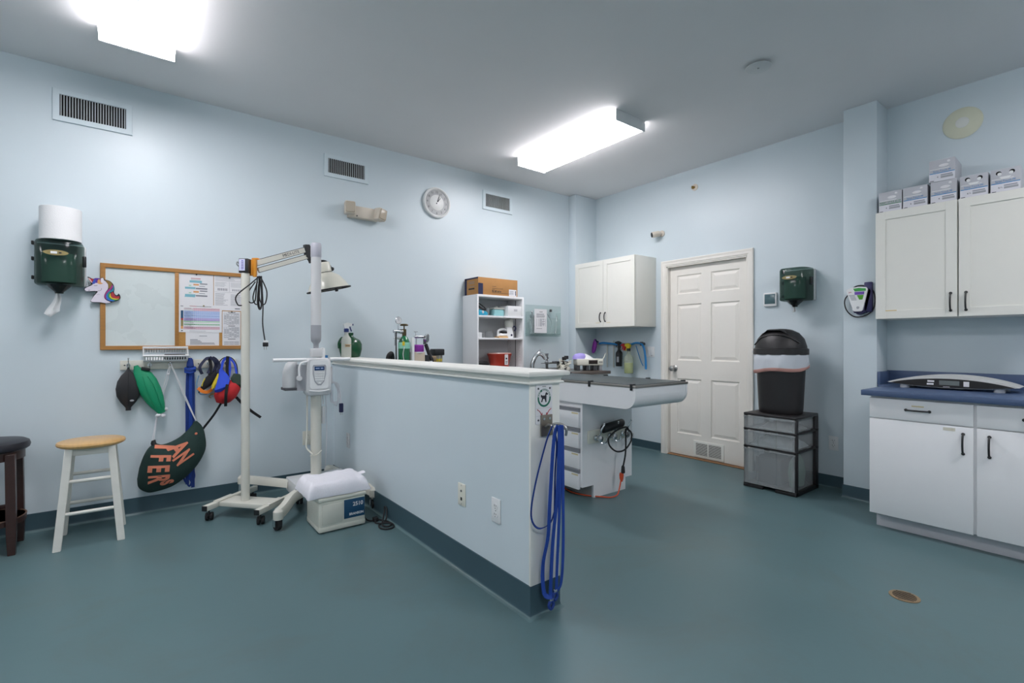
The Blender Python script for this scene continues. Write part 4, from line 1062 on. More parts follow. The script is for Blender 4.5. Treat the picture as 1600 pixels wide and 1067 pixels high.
def spray(loc, rotz, label, bodym, trigm, headm, capm, liquid=None, lab=None, s=1.0, hang=0, group=None, facing=1):
    t = thing('spray_bottle', label, 'spray bottle', loc, rotz, group)
    b = B().lathe([(.001,0),(.036,0),(.040,.006),(.040,.150),(.037,.165),(.022,.185),(.017,.20),(.016,.225),(.001,.225)], n=32, sx=s, sy=s); b.build('bottle', bodym, t, sharp=60)
    if liquid: B().lathe([(.001,.004),(.036,.005),(.0385,.01),(.0385,.105),(.001,.105)], n=32, sx=s, sy=s).build('liquid', liquid, t)
    if lab: B().lathe([(.0405,.055),(.0408,.056),(.0408,.115),(.0405,.116)], n=32, sx=s, sy=s).build('label', lab, t)
    B().lathe([(.001,.218),(.020,.218),(.020,.245),(.014,.25),(.001,.25)], n=20).build('collar', capm, t)
    f = facing
    b = B().prism([(-.026*f,.285),(-.020*f,.262),(-.012*f,.248),(.012*f,.248),(.016*f,.262),(.046*f,.272),(.048*f,.290),(.010*f,.300)], 'xz', -.013, .013); hd = b.build('trigger_head', headm, t)
    B().cyl((.046*f,0,.281), (.058*f,0,.283), .008, n=14).build('nozzle', capm, hd)
    B().tube([(.030*f,0,.268),(.034*f,0,.25),(.044*f,0,.225)], .0055, 8, smooth=4).build('trigger', trigm, hd)
    return t
DKB = mat('dark_blue_plastic', '#1c2f6c', .45)
t = spray((1.402, 4.120, 1.085), 0, 'white spray bottle with a dark blue trigger on the half wall', MILKY, DKB, WPLA, DKB, None, None)
b = B().m(mat('tan_label_ink', '#c09a62', .8)).rect(-.026, .026, .108, .114, -.0412).rect(-.024, .020, .094, .100, -.0412).m(INKD).rect(-.020, .016, .101, .106, -.0412)
b.build('printed_lines', INKD, t)

# anaesthesia trolley, only its top shows over the half wall
t = thing('anaesthesia_machine', 'anaesthesia machine with a green gas cylinder rising behind the half wall', 'anaesthesia machine', (1.80, 3.72, 0)); t.scale = (.88, .9, 1)
b = B().box(-.22, .30, -.20, .16, .10, .14, .01).box(-.20, .30, -.18, .14, .70, .73, .006); b.build('trolley_frame', BONE, t)
for sx in (-.19, .27):
    for sy in (-.17, .13):
        caster(t, sx, sy, .035, .022, .10, 15); 
b = B()
for sx in (-.19, .27): b.cyl((sx,.12,.13),(sx,.12,.71),.014,n=14)
b.build('upright', STEEL, t)
b = B().lathe([(.001,.73),(.050,.73),(.0545,.745),(.0545,1.185),(.050,1.225),(.034,1.255),(.020,1.266),(.018,1.275)], (-.065,0,0), n=32); tk = b.build('gas_cylinder', TANKG, t)
b = B().lathe([(.0550,1.165),(.0552,1.166),(.0552,1.215),(.0548,1.216)], (-.065,0,0), n=32); b.build('cylinder_label', mat('pale_green_label', '#8fd0b8', .6), tk)
b = B().box(-.105, -.085, -.056, -.046, 1.19, 1.222); b.build('hazard_mark', YELF, tk)
b = B().cyl((-.065,0,1.27),(-.065,0,1.325),.020,n=18).lathe([(.006,1.325),(.006,1.35),(.036,1.352),(.038,1.360),(.030,1.368),(.006,1.370)], (-.065,0,0), n=20); b.build('cylinder_valve', mat('bronze', '#5c5138', .4, .7), tk)
b = B().cyl((-.065,0,1.305),(-.175,-.01,1.305),.014,n=16).cyl((-.130,-.01,1.305),(-.130,-.01,1.36),.006,n=12).cyl((-.165,-.02,1.31),(-.165,-.02,1.19),.007,n=12).sph((-.165,-.02,1.25), .013).sph((-.10,0,1.305), .02).cyl((-.14,-.02,1.25),(-.11,-.02,1.25),.011,n=12); b.build('regulator', CHROME, t)
b = B().m(CHROME).lathe([(.001,0),(.030,0),(.031,.012),(.028,.016),(.026,.013)], (-.130,-.008,1.395), (0,-1,0), 28).m(PAPER).lathe([(.001,.010),(.0265,.010),(.0265,.0135),(.001,.0135)], (-.130,-.008,1.395), (0,-1,0), 28).m(INKD).box(-.131, -.129, -.0235, -.0225, 1.392, 1.414); b.build('pressure_gauge', CHROME, t)
B().cyl((-.168,-.05,.74),(-.168,-.05,1.30),.006,n=10).build('dark_hose', RUBBER, t)
B().tube([(-.09,-.058,1.05),(-.105,-.062,1.12),(-.09,-.06,1.18)], .003, 6, smooth=4).build('clear_tube', CORDW, t)
b = B().box(-.010, .012, -.06, -.02, .73, 1.255, .003); b.build('white_post', WPLA, t)
b = B().box(.015, .125, -.055, .065, .73, 1.135, .006); vp = b.build('vaporizer_body', mat('vaporizer_cream', '#c8b8a4', .45), t)
B().lathe([(.001,1.133),(.058,1.133),(.062,1.14),(.062,1.19),(.056,1.197),(.001,1.198)], (.070,0,0), n=32).build('vaporizer_dial', PURP, vp)
B().lathe([(.063,1.127),(.064,1.128),(.064,1.136),(.063,1.137)], (.070,0,0), n=32).build('dial_scale', WPLA, vp)
b = B().cyl((.055,-.01,1.195),(.055,-.01,1.275),.006,n=12).cyl((.035,-.01,1.262),(.165,-.01,1.262),.011,n=14).cyl((.05,-.01,1.275),(.05,-.01,1.305),.004,n=8).cyl((.03,-.01,1.305),(.07,-.01,1.305),.003,n=8); b.build('manifold', CHROME, t)
b = B().m(CHROME).lathe([(.001,0),(.036,0),(.038,.016),(.034,.022),(.032,.018)], (.150,-.02,1.252), (.55,-.8,0), 28).m(PAPER).lathe([(.001,.012),(.032,.012),(.032,.0175),(.001,.0175)], (.150,-.02,1.252), (.55,-.8,0), 28); b.build('pressure_gauge', CHROME, t)
b = B().cyl((.145,-.01,1.20),(.145,-.01,1.245),.016,n=16); b.build('pop_off_valve', DGREY, t)
b = B().tube([(.155,-.01,1.20),(.18,-.03,1.12),(.20,-.05,1.06),(.195,-.03,.98)], .018, 12, smooth=8); b.build('black_hose', RUBBER, t)
b = B().box(.128, .168, -.06, .06, .73, 1.11, .004); b.build('black_column', BLACK, t)
b = B().lathe([(.001,.90),(.047,.90),(.048,.91),(.048,1.105),(.001,1.105)], (.285,0,0), n=32); cn = b.build('absorber_canister', mat('clear_canister', '#a9a297', .25), t)
B().lathe([(.0485,1.052),(.0495,1.053),(.0495,1.075),(.0485,1.076)], (.285,0,0), n=32).build('yellow_band', YELF, cn)
B().box(.232, .338, -.055, .055, 1.105, 1.160, .008).build('canister_head', BLACK, cn)
b = B()
for k in range(6): a = R(200+28*k); b.cyl((.285+.05*math.cos(a),.05*math.sin(a),.91),(.285+.05*math.cos(a),.05*math.sin(a),1.10),.0022,n=6)
b.build('tie_rods', STEEL, cn)
b = B().box(.19, .245, -.06, .0, 1.06, 1.10, .006).cyl((.20,-.04,1.02),(.20,-.04,1.06),.02,n=14).sph((.225,-.045,1.03), .022); b.build('breathing_valves', mat('tan_valve', '#9a8468', .5), t)
b = B().lathe([(.001,.74),(.022,.74),(.022,1.045),(.012,1.06),(.001,1.06)], (.172,-.085,0), n=20); b.build('flow_meter', LGREY, t)
b = B().tube([(-.17,.05,.80),(-.215,.02,1.06),(-.20,.0,1.12),(-.175,.02,1.10),(-.17,.03,1.0)], .022, 12, smooth=8); b.build('coiled_tubing', RUBBER, t)
# ================================================================== sink counter and what stands on it
t = thing('sink_counter', 'dark topped sink counter along the left wall behind the half wall', 'counter', (3.08, 3.86, 0))
b = B().box(-.85, .92, -.40, .478, .885, .915, .004); b.build('worktop', SINKC, t)
b = B().box(-.83, .91, -.36, .47, .10, .885).box(-.81, .89, -.30, .47, 0, .10); b.build('cabinet_base', WHITE, t, smooth=False)
b = B().box(.02, .62, -.30, .10, .9155, .919, .001).m(STEEL); b.build('sink_rim', STEEL, t)
t = thing('faucet', 'chrome sink faucet with a bent spout above the half wall', 'faucet', (3.435, 4.09, .915))
b = B().lathe([(.001,0),(.032,0),(.032,.008),(.022,.015),(.020,.03)], n=20); b.build('base', CHROME, t)
b = B().tube([(-.005,0,.02),(0,0,.07),(.018,-.01,.12),(.045,-.02,.165),(.075,-.03,.18),(.11,-.045,.165),(.13,-.055,.135)], .023, 12, smooth=6).sph((.07,-.028,.182), .028, 12, 8).cyl((.128,-.054,.15),(.138,-.06,.115),.021,n=16); b.build('spout', CHROME, t)
B().tube([(.055,-.02,.185),(.072,-.025,.205),(.090,-.028,.225)], .009, 10, smooth=4).build('lever', CHROME, t)
t = thing('side_sprayer', 'slim chrome hand sprayer standing beside the sink faucet', 'sprayer', (3.645, 4.09, .915))
b = B().lathe([(.001,0),(.026,0),(.026,.01),(.018,.018),(.018,.06),(.022,.065),(.022,.085),(.015,.09),(.017,.16),(.021,.168),(.020,.18),(.001,.182)], n=20); b.build('body', CHROME, t)
for z in (.068, .12): B().lathe([(.0225,z),(.0228,z+.001),(.0228,z+.012),(.0225,z+.013)], n=20).build('grip_band', DGREY, t)

# ---- white open shelf unit
t = thing('shelf_unit', 'white open shelf unit against the left wall with a cardboard box on top', 'shelf unit', (2.992, 4.20, .915))
hw, dp = .300, .138; H = .787
for s in (-1, 1): B().box(min(s*hw, s*(hw-.018)), max(s*hw, s*(hw-.018)), -dp, dp, 0, H, .0015).build('side_panel', WHITE, t)
B().box(-hw+.018, hw-.018, dp-.006, dp, 0, H).build('back_panel', LGREY, t, smooth=False)
B().box(-hw+.018, hw-.018, -dp, dp-.006, H-.022, H, .001).build('top_panel', WHITE, t)
for z in (.02, .332, .558): B().box(-hw+.018, hw-.018, -dp-.006, dp-.006, z, z+.018, .001).build('shelf_board', WHITE, t)
b = B()
for s in (-1, 1):
    for y in (-.09, .08):
        for k in range(22): b.cyl((s*(hw-.0185),y,.05+k*.032),(s*(hw-.0175),y,.05+k*.032),.0025,n=6)
b.build('peg_holes', DHOLE, t, smooth=False)
B().box(hw-.0205, hw-.018, -.02, -.012, .03, H-.03).build('shelf_track', DGREY, t, smooth=False)
def on_shelf(name, label, cat, x, y, lev, rot=0): return thing(name, label, cat, (2.992+x, 4.20+y, .915+lev), rot, 'things on the white shelf unit')
s1, s2, s3 = .576, .350, .038
t = thing('cardboard_box', 'brown cardboard box on top of the white shelf unit', 'box', (2.965, 4.20, 1.702))
b = B().m(CARD).box(-.255, .25, -.125, .125, 0, .176, .002); bd = b.build('carton', CARD, t)
b = B().m(NAVY).rect(-.253, -.195, .002, .115, -.1253).m(PAPER).rect(.135, .235, .004, .072, -.1253)
b.m(INKD); 
for k, (x, L, z) in enumerate(((-.08,.05,.09),(-.08,.14,.070),(-.08,.03,.055),(-.08,.23,.024))): b.rect(x, x+L, z, z+.003, -.1253)
for k, (q, hh) in enumerate(((.010,.020),(.007,.014),(.011,.018),(.006,.020),(.010,.015),(.008,.018),(.010,.014))): b.rect(-.080+k*.017, -.080+k*.017+q, .033, .033+hh, -.1253)
for k in range(4): b.m(INK).rect(.145, .145+.05, .02+k*.011, .024+k*.011, -.1262)
b.m(INKD).rect(.218, .228, .012, .06, -.1262); b.build('front_print', NAVY, bd, smooth=False)
b = B().m(NAVY).box(-.2556, -.2548, .085, .125, 0, .176).box(-.2556, -.2548, -.125, .125, .160, .176).m(INK)
for z, y0, y1 in ((.13,-.06,.05),(.115,-.06,.04),(.085,-.06,.03)): b.box(-.2557, -.2549, y0, y1, z, z+.005)
b.m(INKD).box(-.2557, -.2549, -.06, .05, .055, .070); b.build('end_print', NAVY, bd, smooth=False)
t = on_shelf('corded_trimmer', 'turquoise corded tool with a black cable on the top shelf', 'trimmer', -.215, -.03, s1)
b = B().loft([((-.05,0,.03),(0,.02,0),(0,0,.024)),((-.02,-.01,.034),(0,.035,0),(0,0,.034)),((.03,-.02,.032),(0,.04,0),(0,0,.032)),((.075,-.03,.022),(0,.03,0),(0,0,.02)),((.088,-.03,.018),(0,.015,0),(0,0,.012))], 20); b.build('body', TURQ, t, sharp=60)
B().sph((.02,-.055,.038), (.012,.010,.016), 10, 8).build('white_switch', WPLA, t)
b = B().tube([(-.05,-.03,.13),(.0,-.04,.085),(.05,-.05,.06),(.045,-.05,.08),(-.02,-.03,.125),(-.05,-.02,.105),(.01,-.045,.07),(.03,-.06,.05)], .007, 8, smooth=6); b.build('cable', RUBBER, t)
t = on_shelf('plastic_cup', 'smoked grey plastic tub on the top shelf', 'tub', -.10, .0, s1)
B().lathe([(.001,0),(.032,0),(.042,.085),(.040,.085),(.030,.004),(.001,.004)], n=28).build('tub', FROST, t)
t = on_shelf('wipe_tub', 'pale teal lidded container on the top shelf', 'container', .015, -.03, s1)
TEALC = mat('pale_teal', '#8fc3c6', .35)
B().box(-.065, .065, -.05, .05, 0, .072, .012).build('tub', TEALC, t)
b = B().box(-.070, .070, -.055, .055, .072, .090, .008).build('lid', MILKY, t)
B().lathe([(.001,.088),(.022,.09),(.012,.105),(.001,.11)], n=16).build('lid_knob', MILKY, t)
t = on_shelf('white_box', 'plain white carton on the top shelf at the right', 'box', .185, -.045, s1)
b = B().box(-.092, .092, -.085, .10, 0, .112, .003); bx = b.build('carton', WPLA, t)
b = B().m(INK)
for k in range(3): b.rect(-.012+k*.016, -.005+k*.016, .055, .078, -.0853)
b.build('print', INK, bx, smooth=False)
t = on_shelf('white_carton', 'small white block at the left end of the middle shelf', 'box', -.268, -.10, s2)
B().box(-.012, .030, -.03, .03, 0, .052, .003).build('block', WPLA, t)
t = on_shelf('glass_jar', 'small clear jar on the middle shelf, left of the other jars', 'jar', -.17, -.03, s2)
B().lathe([(.001,0),(.022,0),(.024,.005),(.024,.04),(.020,.046),(.001,.047)], n=20).build('jar', FROST, t)
t = on_shelf('glass_jar', 'wide clear jar on the middle shelf beside the white iron', 'jar', -.075, -.02, s2)
B().lathe([(.001,0),(.044,0),(.046,.008),(.044,.06),(.034,.068),(.001,.07)], n=24).build('jar', FROST, t)
t = on_shelf('hand_iron', 'white and black appliance like a small iron on the middle shelf', 'iron', .055, -.06, s2)
b = B().prism([(-.06,0),(.06,0),(.062,.014),(-.055,.016)], 'xz', -.04, .04); b.build('sole', PINE, t)
b = B().loft([((-.055,0,.02),(0,.014,0),(0,0,.012)),((-.02,0,.03),(0,.034,0),(0,0,.02)),((.04,0,.03),(0,.038,0),(0,0,.022)),((.062,0,.03),(0,.036,0),(0,0,.02))], 16); b.build('body', WPLA, t, sharp=60)
B().tube([(-.045,0,.035),(-.035,0,.075),(.02,0,.092),(.055,0,.085)], .012, 10, smooth=5).build('handle', WPLA, t)
B().box(.0, .07, -.025, .025, .045, .070, .008).build('dark_inset', BLACK, t)
t = on_shelf('small_appliance', 'white appliance with a clear top and a dark handle on the middle shelf', 'appliance', .155, -.06, s2)
b = B().loft([((0,0,0),(.052,0,0),(0,.05,0)),((0,0,.05),(.050,0,0),(0,.048,0)),((0,0,.10),(.038,0,0),(0,.038,0)),((0,0,.115),(.040,0,0),(0,.04,0))], 24); bd = b.build('base', WPLA, t, sharp=60)
b = B().loft([((0,0,.115),(.046,0,0),(0,.044,0)),((0,0,.18),(.050,0,0),(0,.046,0)),((.005,0,.20),(.036,0,0),(0,.034,0)),((.005,0,.208),(.012,0,0),(0,.012,0))], 24); b.build('clear_top', MILKY, t)
B().tube([(.042,-.01,.115),(.075,-.01,.125),(.085,-.01,.10),(.07,-.01,.075)], .008, 10, smooth=5).build('handle', NAVY, t)
B().lathe([(.001,0),(.011,0),(.011,.004),(.001,.005)], (.0,-.048,.03), (0,-1,0), 16).build('dial', NAVY, bd)
t = on_shelf('sharps_bin', 'red sharps bin with a white label on the lowest visible shelf', 'sharps bin', .055, -.03, s3)
b = B().loft([((0,0,0),(.105,0,0),(0,.075,0)),((0,0,.12),(.135,0,0),(0,.095,0)),((0,0,.132),(.145,0,0),(0,.10,0)),((0,0,.146),(.145,0,0),(0,.10,0))], 32); bd = b.build('bin', REDP, t)
B().lathe([(.001,.146),(.098,.146),(.092,.156),(.001,.158)], n=32, sx=1.42).build('lid', mat('clear_red_lid', '#b99890', .3), t)
b = B().m(PAPER).box(-.005, .038, -.1005, -.0965, .03, .138).m(INKD).lathe([(.001,0),(.010,0),(.010,.001),(.001,.001)], (.016,-.1005,.095), (0,-1,0), 14)
for k in range(3): b.rect(.004, .03, .045+.010*k, .049+.010*k, -.1006)
b.turn(Matrix.Rotation(0, 4, 'X')).build('label', PAPER, bd, smooth=False)
t = on_shelf('clipper', 'black hand clipper beside the red sharps bin', 'clipper', -.19, -.06, s3)
b = B().loft([((-.075,0,.05),(0,.022,0),(0,0,.022)),((-.02,0,.05),(0,.026,0),(0,0,.026)),((.05,0,.042),(0,.030,0),(0,0,.030)),((.075,0,.038),(0,.02,0),(0,0,.02))], 16).box(-.07, .06, -.04, .04, 0, .022, .004); b.build('body', BLACK, t)

# ---- clear acrylic rack on the left wall
t = thing('acrylic_rack', 'clear acrylic wall rack right of the white shelf unit', 'rack', (3.775, YL, 1.47))
B().box(-.24, .32, -.004, 0, -.18, .185, .002).build('back_sheet', ACRYL, t)
b = B().box(-.24, .24, -.085, -.004, -.155, -.150).box(-.24, .24, -.087, -.083, -.155, .03, .001).box(-.24, -.236, -.085, -.004, -.155, .10).box(.236, .24, -.085, -.004, -.155, .10); b.build('pocket', ACRYL, t)
t = thing('paper_sheet', 'white typed notice on the clear acrylic wall rack', 'paper', (3.695, YL-.089, 1.463))
b = B().m(PAPER).box(-.095, .095, -.0008, 0, -.135, .14)
b.m(INKD).rect(-.02, .03, .105, .110, -.0009, .0003); lines(b, INK, -.065, .065, .04, .09, 5, .1, .5, 2)
for k in range(6): b.m(INK).rect(-.06+.026*k, -.056+.026*k, -.06, .03, -.0009, .0003)
lines(b, INK, -.02, .07, -.06, .03, 7, .6, .4, 8); lines(b, INK, -.065, .03, -.09, -.08, 1, .1, .5, 2)
b.build('page', PAPER, t, smooth=False)
t = thing('tool_bundle', 'grey tubing and chrome tools inside the clear acrylic wall rack', 'tools', (3.80, YL-.045, 1.32))
b = B()
for x, z in ((-.22,.16),(-.19,.25),(-.15,.20)): b.tube([(x,0,.0),(x+.01,-.01,z*.5),(x-.01,0,z)], .010, 8, smooth=4).sph((x-.01,0,z), .014, 10, 6)
b.build('scissor_handles', CHROME, t)
b = B().tube([(.08,0,.0),(.12,.01,.12),(.07,0,.20),(.02,0,.24),(.06,.01,.14)], .007, 8, smooth=6); b.build('tubing', mat('grey_tubing', '#aebcc0', .4), t)
b = B().cyl((.17,0,0),(.19,0,.22),.009,n=12).sph((.17,0,.02),.018,10,8); b.build('probe', CHROME, t)
B().box(.08, .105, -.01, .01, .26, .29, .002).build('clip', DGREY, t)

# ================================================================== the wall cabinet by the corner
def shaker(b, x0, x1, z0, z1, y, th=.018, fr=.055, rec=.006):
    b.box(x0, x1, y, y+th-rec, z0, z1, .001)
    for a in ((x0, x0+fr, z0, z1), (x1-fr, x1, z0, z1), (x0+fr, x1-fr, z0, z0+fr), (x0+fr, x1-fr, z1-fr, z1)): b.box(a[0], a[1], y-rec, y+.001, a[2], a[3], .0008)
    return b
def pull(parent, x, z, y, L=.10, horiz=False, m=None):
    pts = [(0,0,L/2), (0,-.016,L/2-.012), (0,-.024,0), (0,-.016,-L/2+.012), (0,0,-L/2)]
    if horiz: pts = [(p[2], p[1], 0) for p in pts]
    b = B().tube([(x+p[0], y+p[1], z+p[2]) for p in pts], .0052, 8, smooth=5)
    for s in (1, -1): b.sph((x+(s*L/2 if horiz else 0), y-.003, z+(0 if horiz else s*L/2)), (.009,.006,.009) , 10, 6)
    return b.build('handle', m or BLACK, parent)
YA, YB_ = 4.215, 3.325; W_ = (YA-YB_)
t = thing('wall_cabinet', 'white two door wall cabinet in the corner left of the door', 'cabinet', (XD, (YA+YB_)/2, 1.392), DW)
H = .772; w = W_/2
B().box(-w, w, -.355, 0, 0, H, .001).build('carcass', CABW, t)
for s in (-1, 1):
    x0, x1 = (-w, -.002) if s < 0 else (.002, w)
    d = shaker(B(), x0, x1, .002, H-.002, -.374, fr=.055).build('door', CABW, t, smooth=False)
    pull(d, s*.035, .115, -.380, .10)
    B().box(min(s*.05, s*.11), max(s*.05, s*.11), -.381, -.3795, .048, .054).build('old_tape', TAPE, d, smooth=False)

# ---- cameras and sensors on the door wall
t = thing('security_camera', 'small cream bullet camera on the wall above the corner cabinet', 'camera', (XD, 3.25, 2.42), DW)
B().lathe([(.001,0),(.034,0),(.034,.012),(.026,.02),(.001,.021)], (.006,0,0), (0,-1,0), 24).build('base', BEIGE, t)
b = B().cyl((.005,-.018,0),(-.005,-.05,-.005),.012,n=14).lathe([(.001,0),(.026,0),(.032,.012),(.032,.085),(.028,.090),(.001,.091)], (.0,-.035,-.002), (-.55,-.8,-.18), 24); b.build('barrel', BEIGE, t)
B().lathe([(.001,.0905),(.027,.0905),(.027,.094),(.001,.0945)], (.0,-.035,-.002), (-.55,-.8,-.18), 24).build('lens_face', BLACK, t)
t = thing('alarm_sensor', 'tiny round sensor high on the wall above the door', 'sensor', (XD, 2.845, 2.832), DW)
B().lathe([(.001,0),(.034,0),(.034,.006),(.020,.010),(.001,.011)], (0,0,0), (0,-1,0), 24).build('base', BEIGE, t)
b = B().tube([(-.012,-.008,.012),(-.018,-.03,.012),(-.018,-.03,-.012),(-.012,-.008,-.012)], .004, 8).cyl((.0,-.01,0),(-.012,-.036,-.004),.011,n=14); b.build('spout', BRASS, t)
t = thing('wall_display', 'small white framed wall display left of the green towel dispenser', 'thermostat', (XD, 2.078, 1.608), DW)
B().box(-.058, .058, -.024, 0, -.062, .062, .005).build('frame', WPLA, t)
B().box(-.047, .047, -.0255, -.0235, -.040, .050, .001).build('screen', mat('screen_teal_grey', '#4f6a70', .2), t)
dispenser((XD, 1.822, 1.722), DW, 'green smoked paper towel dispenser on the wall above the black bin', .35)
# ================================================================== bottles, hose and brush hung on the door wall over the counter
t = thing('utility_rail', 'thin rail on the wall below the corner cabinet where bottles hang', 'rail', (XD, 3.83, 1.205), DW)
b = B().cyl((-.37,-.05,0), (.35,-.05,0), .006, n=12)
for x in (-.36, .34): b.cyl((x,-.05,0),(x,0,0),.006,n=10).cyl((x,0,0),(x,-.006,0),.016,n=16)
b.build('bar', STEEL, t)
spray((XD-.062, 3.80, .935), DW, 'black spray bottle hung under the corner cabinet', BLACK, BLACK, BLACK, BLACK, None, None, 1.0, facing=-1)
for o in bpy.data.objects:
    if o.name.startswith('spray_bottle') and 'black' in o['label']: B().rect(-.002, .030, .05, .115, -.0402, .0012).build('label_patch', MGREY, o, smooth=False)
spray((XD-.060, 3.715, .905), DW, 'clear spray bottle with a red trigger head under the corner cabinet', ACRYL, REDF, REDF, REDF, None, None, .95, facing=-1)
t = spray((XD-.115, 3.615, .86), DW, 'spray bottle of yellow green liquid with a yellow head', THIN, YELF, YELF, BLACK, LIQ, None, 1.3, facing=-1); t.scale = (1, 1, 1.16)
t = thing('blue_hose', 'blue hose looped over the rail and hanging down beside the switch plate', 'hose', (XD, 3.6, 1.20), DW)
b = B().tube([(-.52,-.05,.005),(-.45,-.055,.012),(-.30,-.06,.0),(-.20,-.056,-.012)], .013, 12, smooth=6)
b.tube([(-.20,-.056,-.012),(-.05,-.045,-.004),(.04,-.05,.012),(.12,-.06,.0),(.16,-.065,-.05),(.185,-.07,-.16),(.19,-.07,-.285)], .012, 12, smooth=6).tube([(.03,-.04,-.02),(.06,-.04,-.10),(.10,-.04,-.2),(.13,-.04,-.25)], .005, 8, smooth=5); b.build('hose', BLUEH, t)
b = B().cyl((.115,-.05,-.02),(.115,-.05,.025),.018,n=16).box(.10,.13,-.05,0,-.012,.012); b.build('holder', DGREY, t)
t = thing('scrub_brush', 'purple brush hanging at the left end of the rail in the corner', 'brush', (4.50, 4.16, 1.17), DW)
b = B().loft([((.015,0,.09),(.012,0,0),(0,.010,0)),((.010,0,.05),(.030,0,.004),(0,.018,0)),((.0,0,-.01),(.036,0,.004),(0,.022,0)),((-.010,0,-.06),(.030,0,.004),(0,.018,0)),((-.020,0,-.085),(.014,0,0),(0,.010,0))], 20); b.build('pad', PURP, t, sharp=60)
B().tube([(.02,0,.08),(.05,-.01,.06),(.07,0,.055)], .010, 10, smooth=4).build('handle', NAVY, t)
t = thing('clear_tube', 'clear tube running down the wall behind the counter', 'tube', (XD, 4.02, 1.0), DW)
B().tube([(.0,-.02,.22),(.005,-.03,.05),(0,-.02,-.085)], .008, 10, smooth=5).tube([(.10,-.02,.24),(.11,-.03,.05),(.10,-.02,-.085)], .008, 10, smooth=5).build('tube', MILKY, t)
t = thing('patient_monitor', 'white bench monitor with a lavender lid and coiled leads on the sink counter', 'monitor', (3.86, 3.72, .915))
M = Matrix.Rotation(R(-30), 4, 'Z')
b = B().box(-.10, .19, -.09, .09, .055, .125, .010).turn(M); bd = b.build('housing', CREAM, t)
b = B().box(.025, .125, -.0925, -.089, .070, .112, .001).turn(M); b.build('display', mat('dark_amber_screen', '#2b211c', .2), bd)
b = B()
for k in range(3): b.m(DGREY).box(.140+k*.014, .149+k*.014, -.0925, -.089, .085, .098)
b.turn(M).build('buttons', DGREY, bd, smooth=False)
b = B().loft([((-.055,0,.120),(.075,0,0),(0,.07,0)),((-.05,0,.15),(.075,0,0),(0,.07,0)),((-.045,0,.175),(.055,0,0),(0,.055,0)),((-.04,0,.185),(.02,0,0),(0,.02,0))], 24).turn(M); b.build('lid', LAV, t, sharp=60)
b = B().loft([((.03,0,.12),(.085,0,0),(0,.065,0)),((.02,0,.15),(.055,0,0),(0,.05,0)),((.0,0,.178),(.02,0,0),(0,.02,0))], 24).turn(M); b.build('white_hood', WPLA, t, sharp=60)
for x in (-.08, .02, .10, .165): B().box(x-.016, x+.016, -.075, .075, 0, .056, .004).turn(M).build('foot', DGREY if x < .15 else MGREY, t)
B().tube([M @ Vector(p) for p in ((.185,-.06,.11),(.205,-.06,.14),(.225,-.055,.185))], .005, 8).build('stylus', CREAM, t)
t = thing('cable_coil', 'heap of black leads and white connectors left of the white bench monitor', 'cables', (3.62, 3.80, .915))
b = B()
for k in range(9):
    rr_ = random.Random(k+3); pts = []
    for j in range(7): pts.append((-.07+.15*rr_.random(), -.05+.10*rr_.random(), .008+.145*rr_.random()*(.4+.6*rr_.random())))
    b.m((RUBBER, CREAM, CREAM)[k % 3]).tube(pts, .0055 if k % 3 else .0045, 8, closed=True, smooth=6)
b.build('leads', RUBBER, t)
b = B()
for x, y, z in ((-.05,-.04,.02),(.03,-.05,.02),(.0,-.02,.13),(.05,.0,.14)): b.m((CREAM if z < .1 else BLACK)).box(x-.022, x+.022, y-.015, y+.015, z-.018, z+.018, .005)
b.build('connectors', CREAM, t)
t = thing('instrument_tray', 'thin steel tray standing on the dark counter right of the faucet', 'tray', (3.66, 4.02, .915))
b = B().box(-.10, .11, -.07, .07, .068, .074, .001).box(-.10, .11, -.075, -.069, .068, .085).box(-.08, -.074, -.01, .01, 0, .068).box(.084, .09, -.01, .01, 0, .068); b.build('tray', STEEL, t)
B().box(.02, .10, -.02, .02, .075, .092, .004).build('scissors', DGREY, t)

# ================================================================== exam table on a drawer pedestal
t = thing('exam_table', 'white exam table with a dark top on a drawer pedestal right of the half wall', 'exam table', (2.98, 2.70, 0))
x0, x1, y0, y1 = -.305, .312, -.60, .65
B().box(x0-.004, x1+.004, y0-.004, y1, .902, .919, .0015).build('steel_rim', mat('rim_grey', '#8c8984', .35, .6), t)
B().box(x0+.012, x1-.012, y0+.014, y1-.01, .9185, .923, .001).build('top_mat', TABTOP, t)
def apron_prof(o=0):
    pts = [(y1, .902), (y0+o, .902), (y0+o, .845)]
    for k in range(9):
        a = R(180+90*k/8); pts.append((y0+.095+(.095-o)*math.cos(a), .845+(.093-o)*math.sin(a)))
    return pts + [(y1, .752+o)]
for nm, a0, a1 in (('side_apron', x0, x0+.018), ('side_apron', x1-.018, x1)):
    B().prism(apron_prof(), 'yz', a0, a1).build(nm, WHITE, t, sharp=30)
B().prism(apron_prof(.002), 'yz', x0+.018, x1-.018).build('curved_end', WHITE, t, sharp=30)
for x, y in ((x0,y0+.03),(x0,y0+.42),(x0,y1-.06),(x1,y0+.03),(x1,y0+.35),(x1,y0+.80),(x1-.02,y1-.02)):
    s = -1 if x < 0 else 1
    b = B().box(min(x-s*.03,x+s*.008), max(x-s*.03,x+s*.008), y-.010, y+.010, .919, .930, .002).box(min(x+s*.004,x+s*.009), max(x+s*.004,x+s*.009), y-.010, y+.010, .885, .930, .001)
    b.build('clip', BLACK, t)
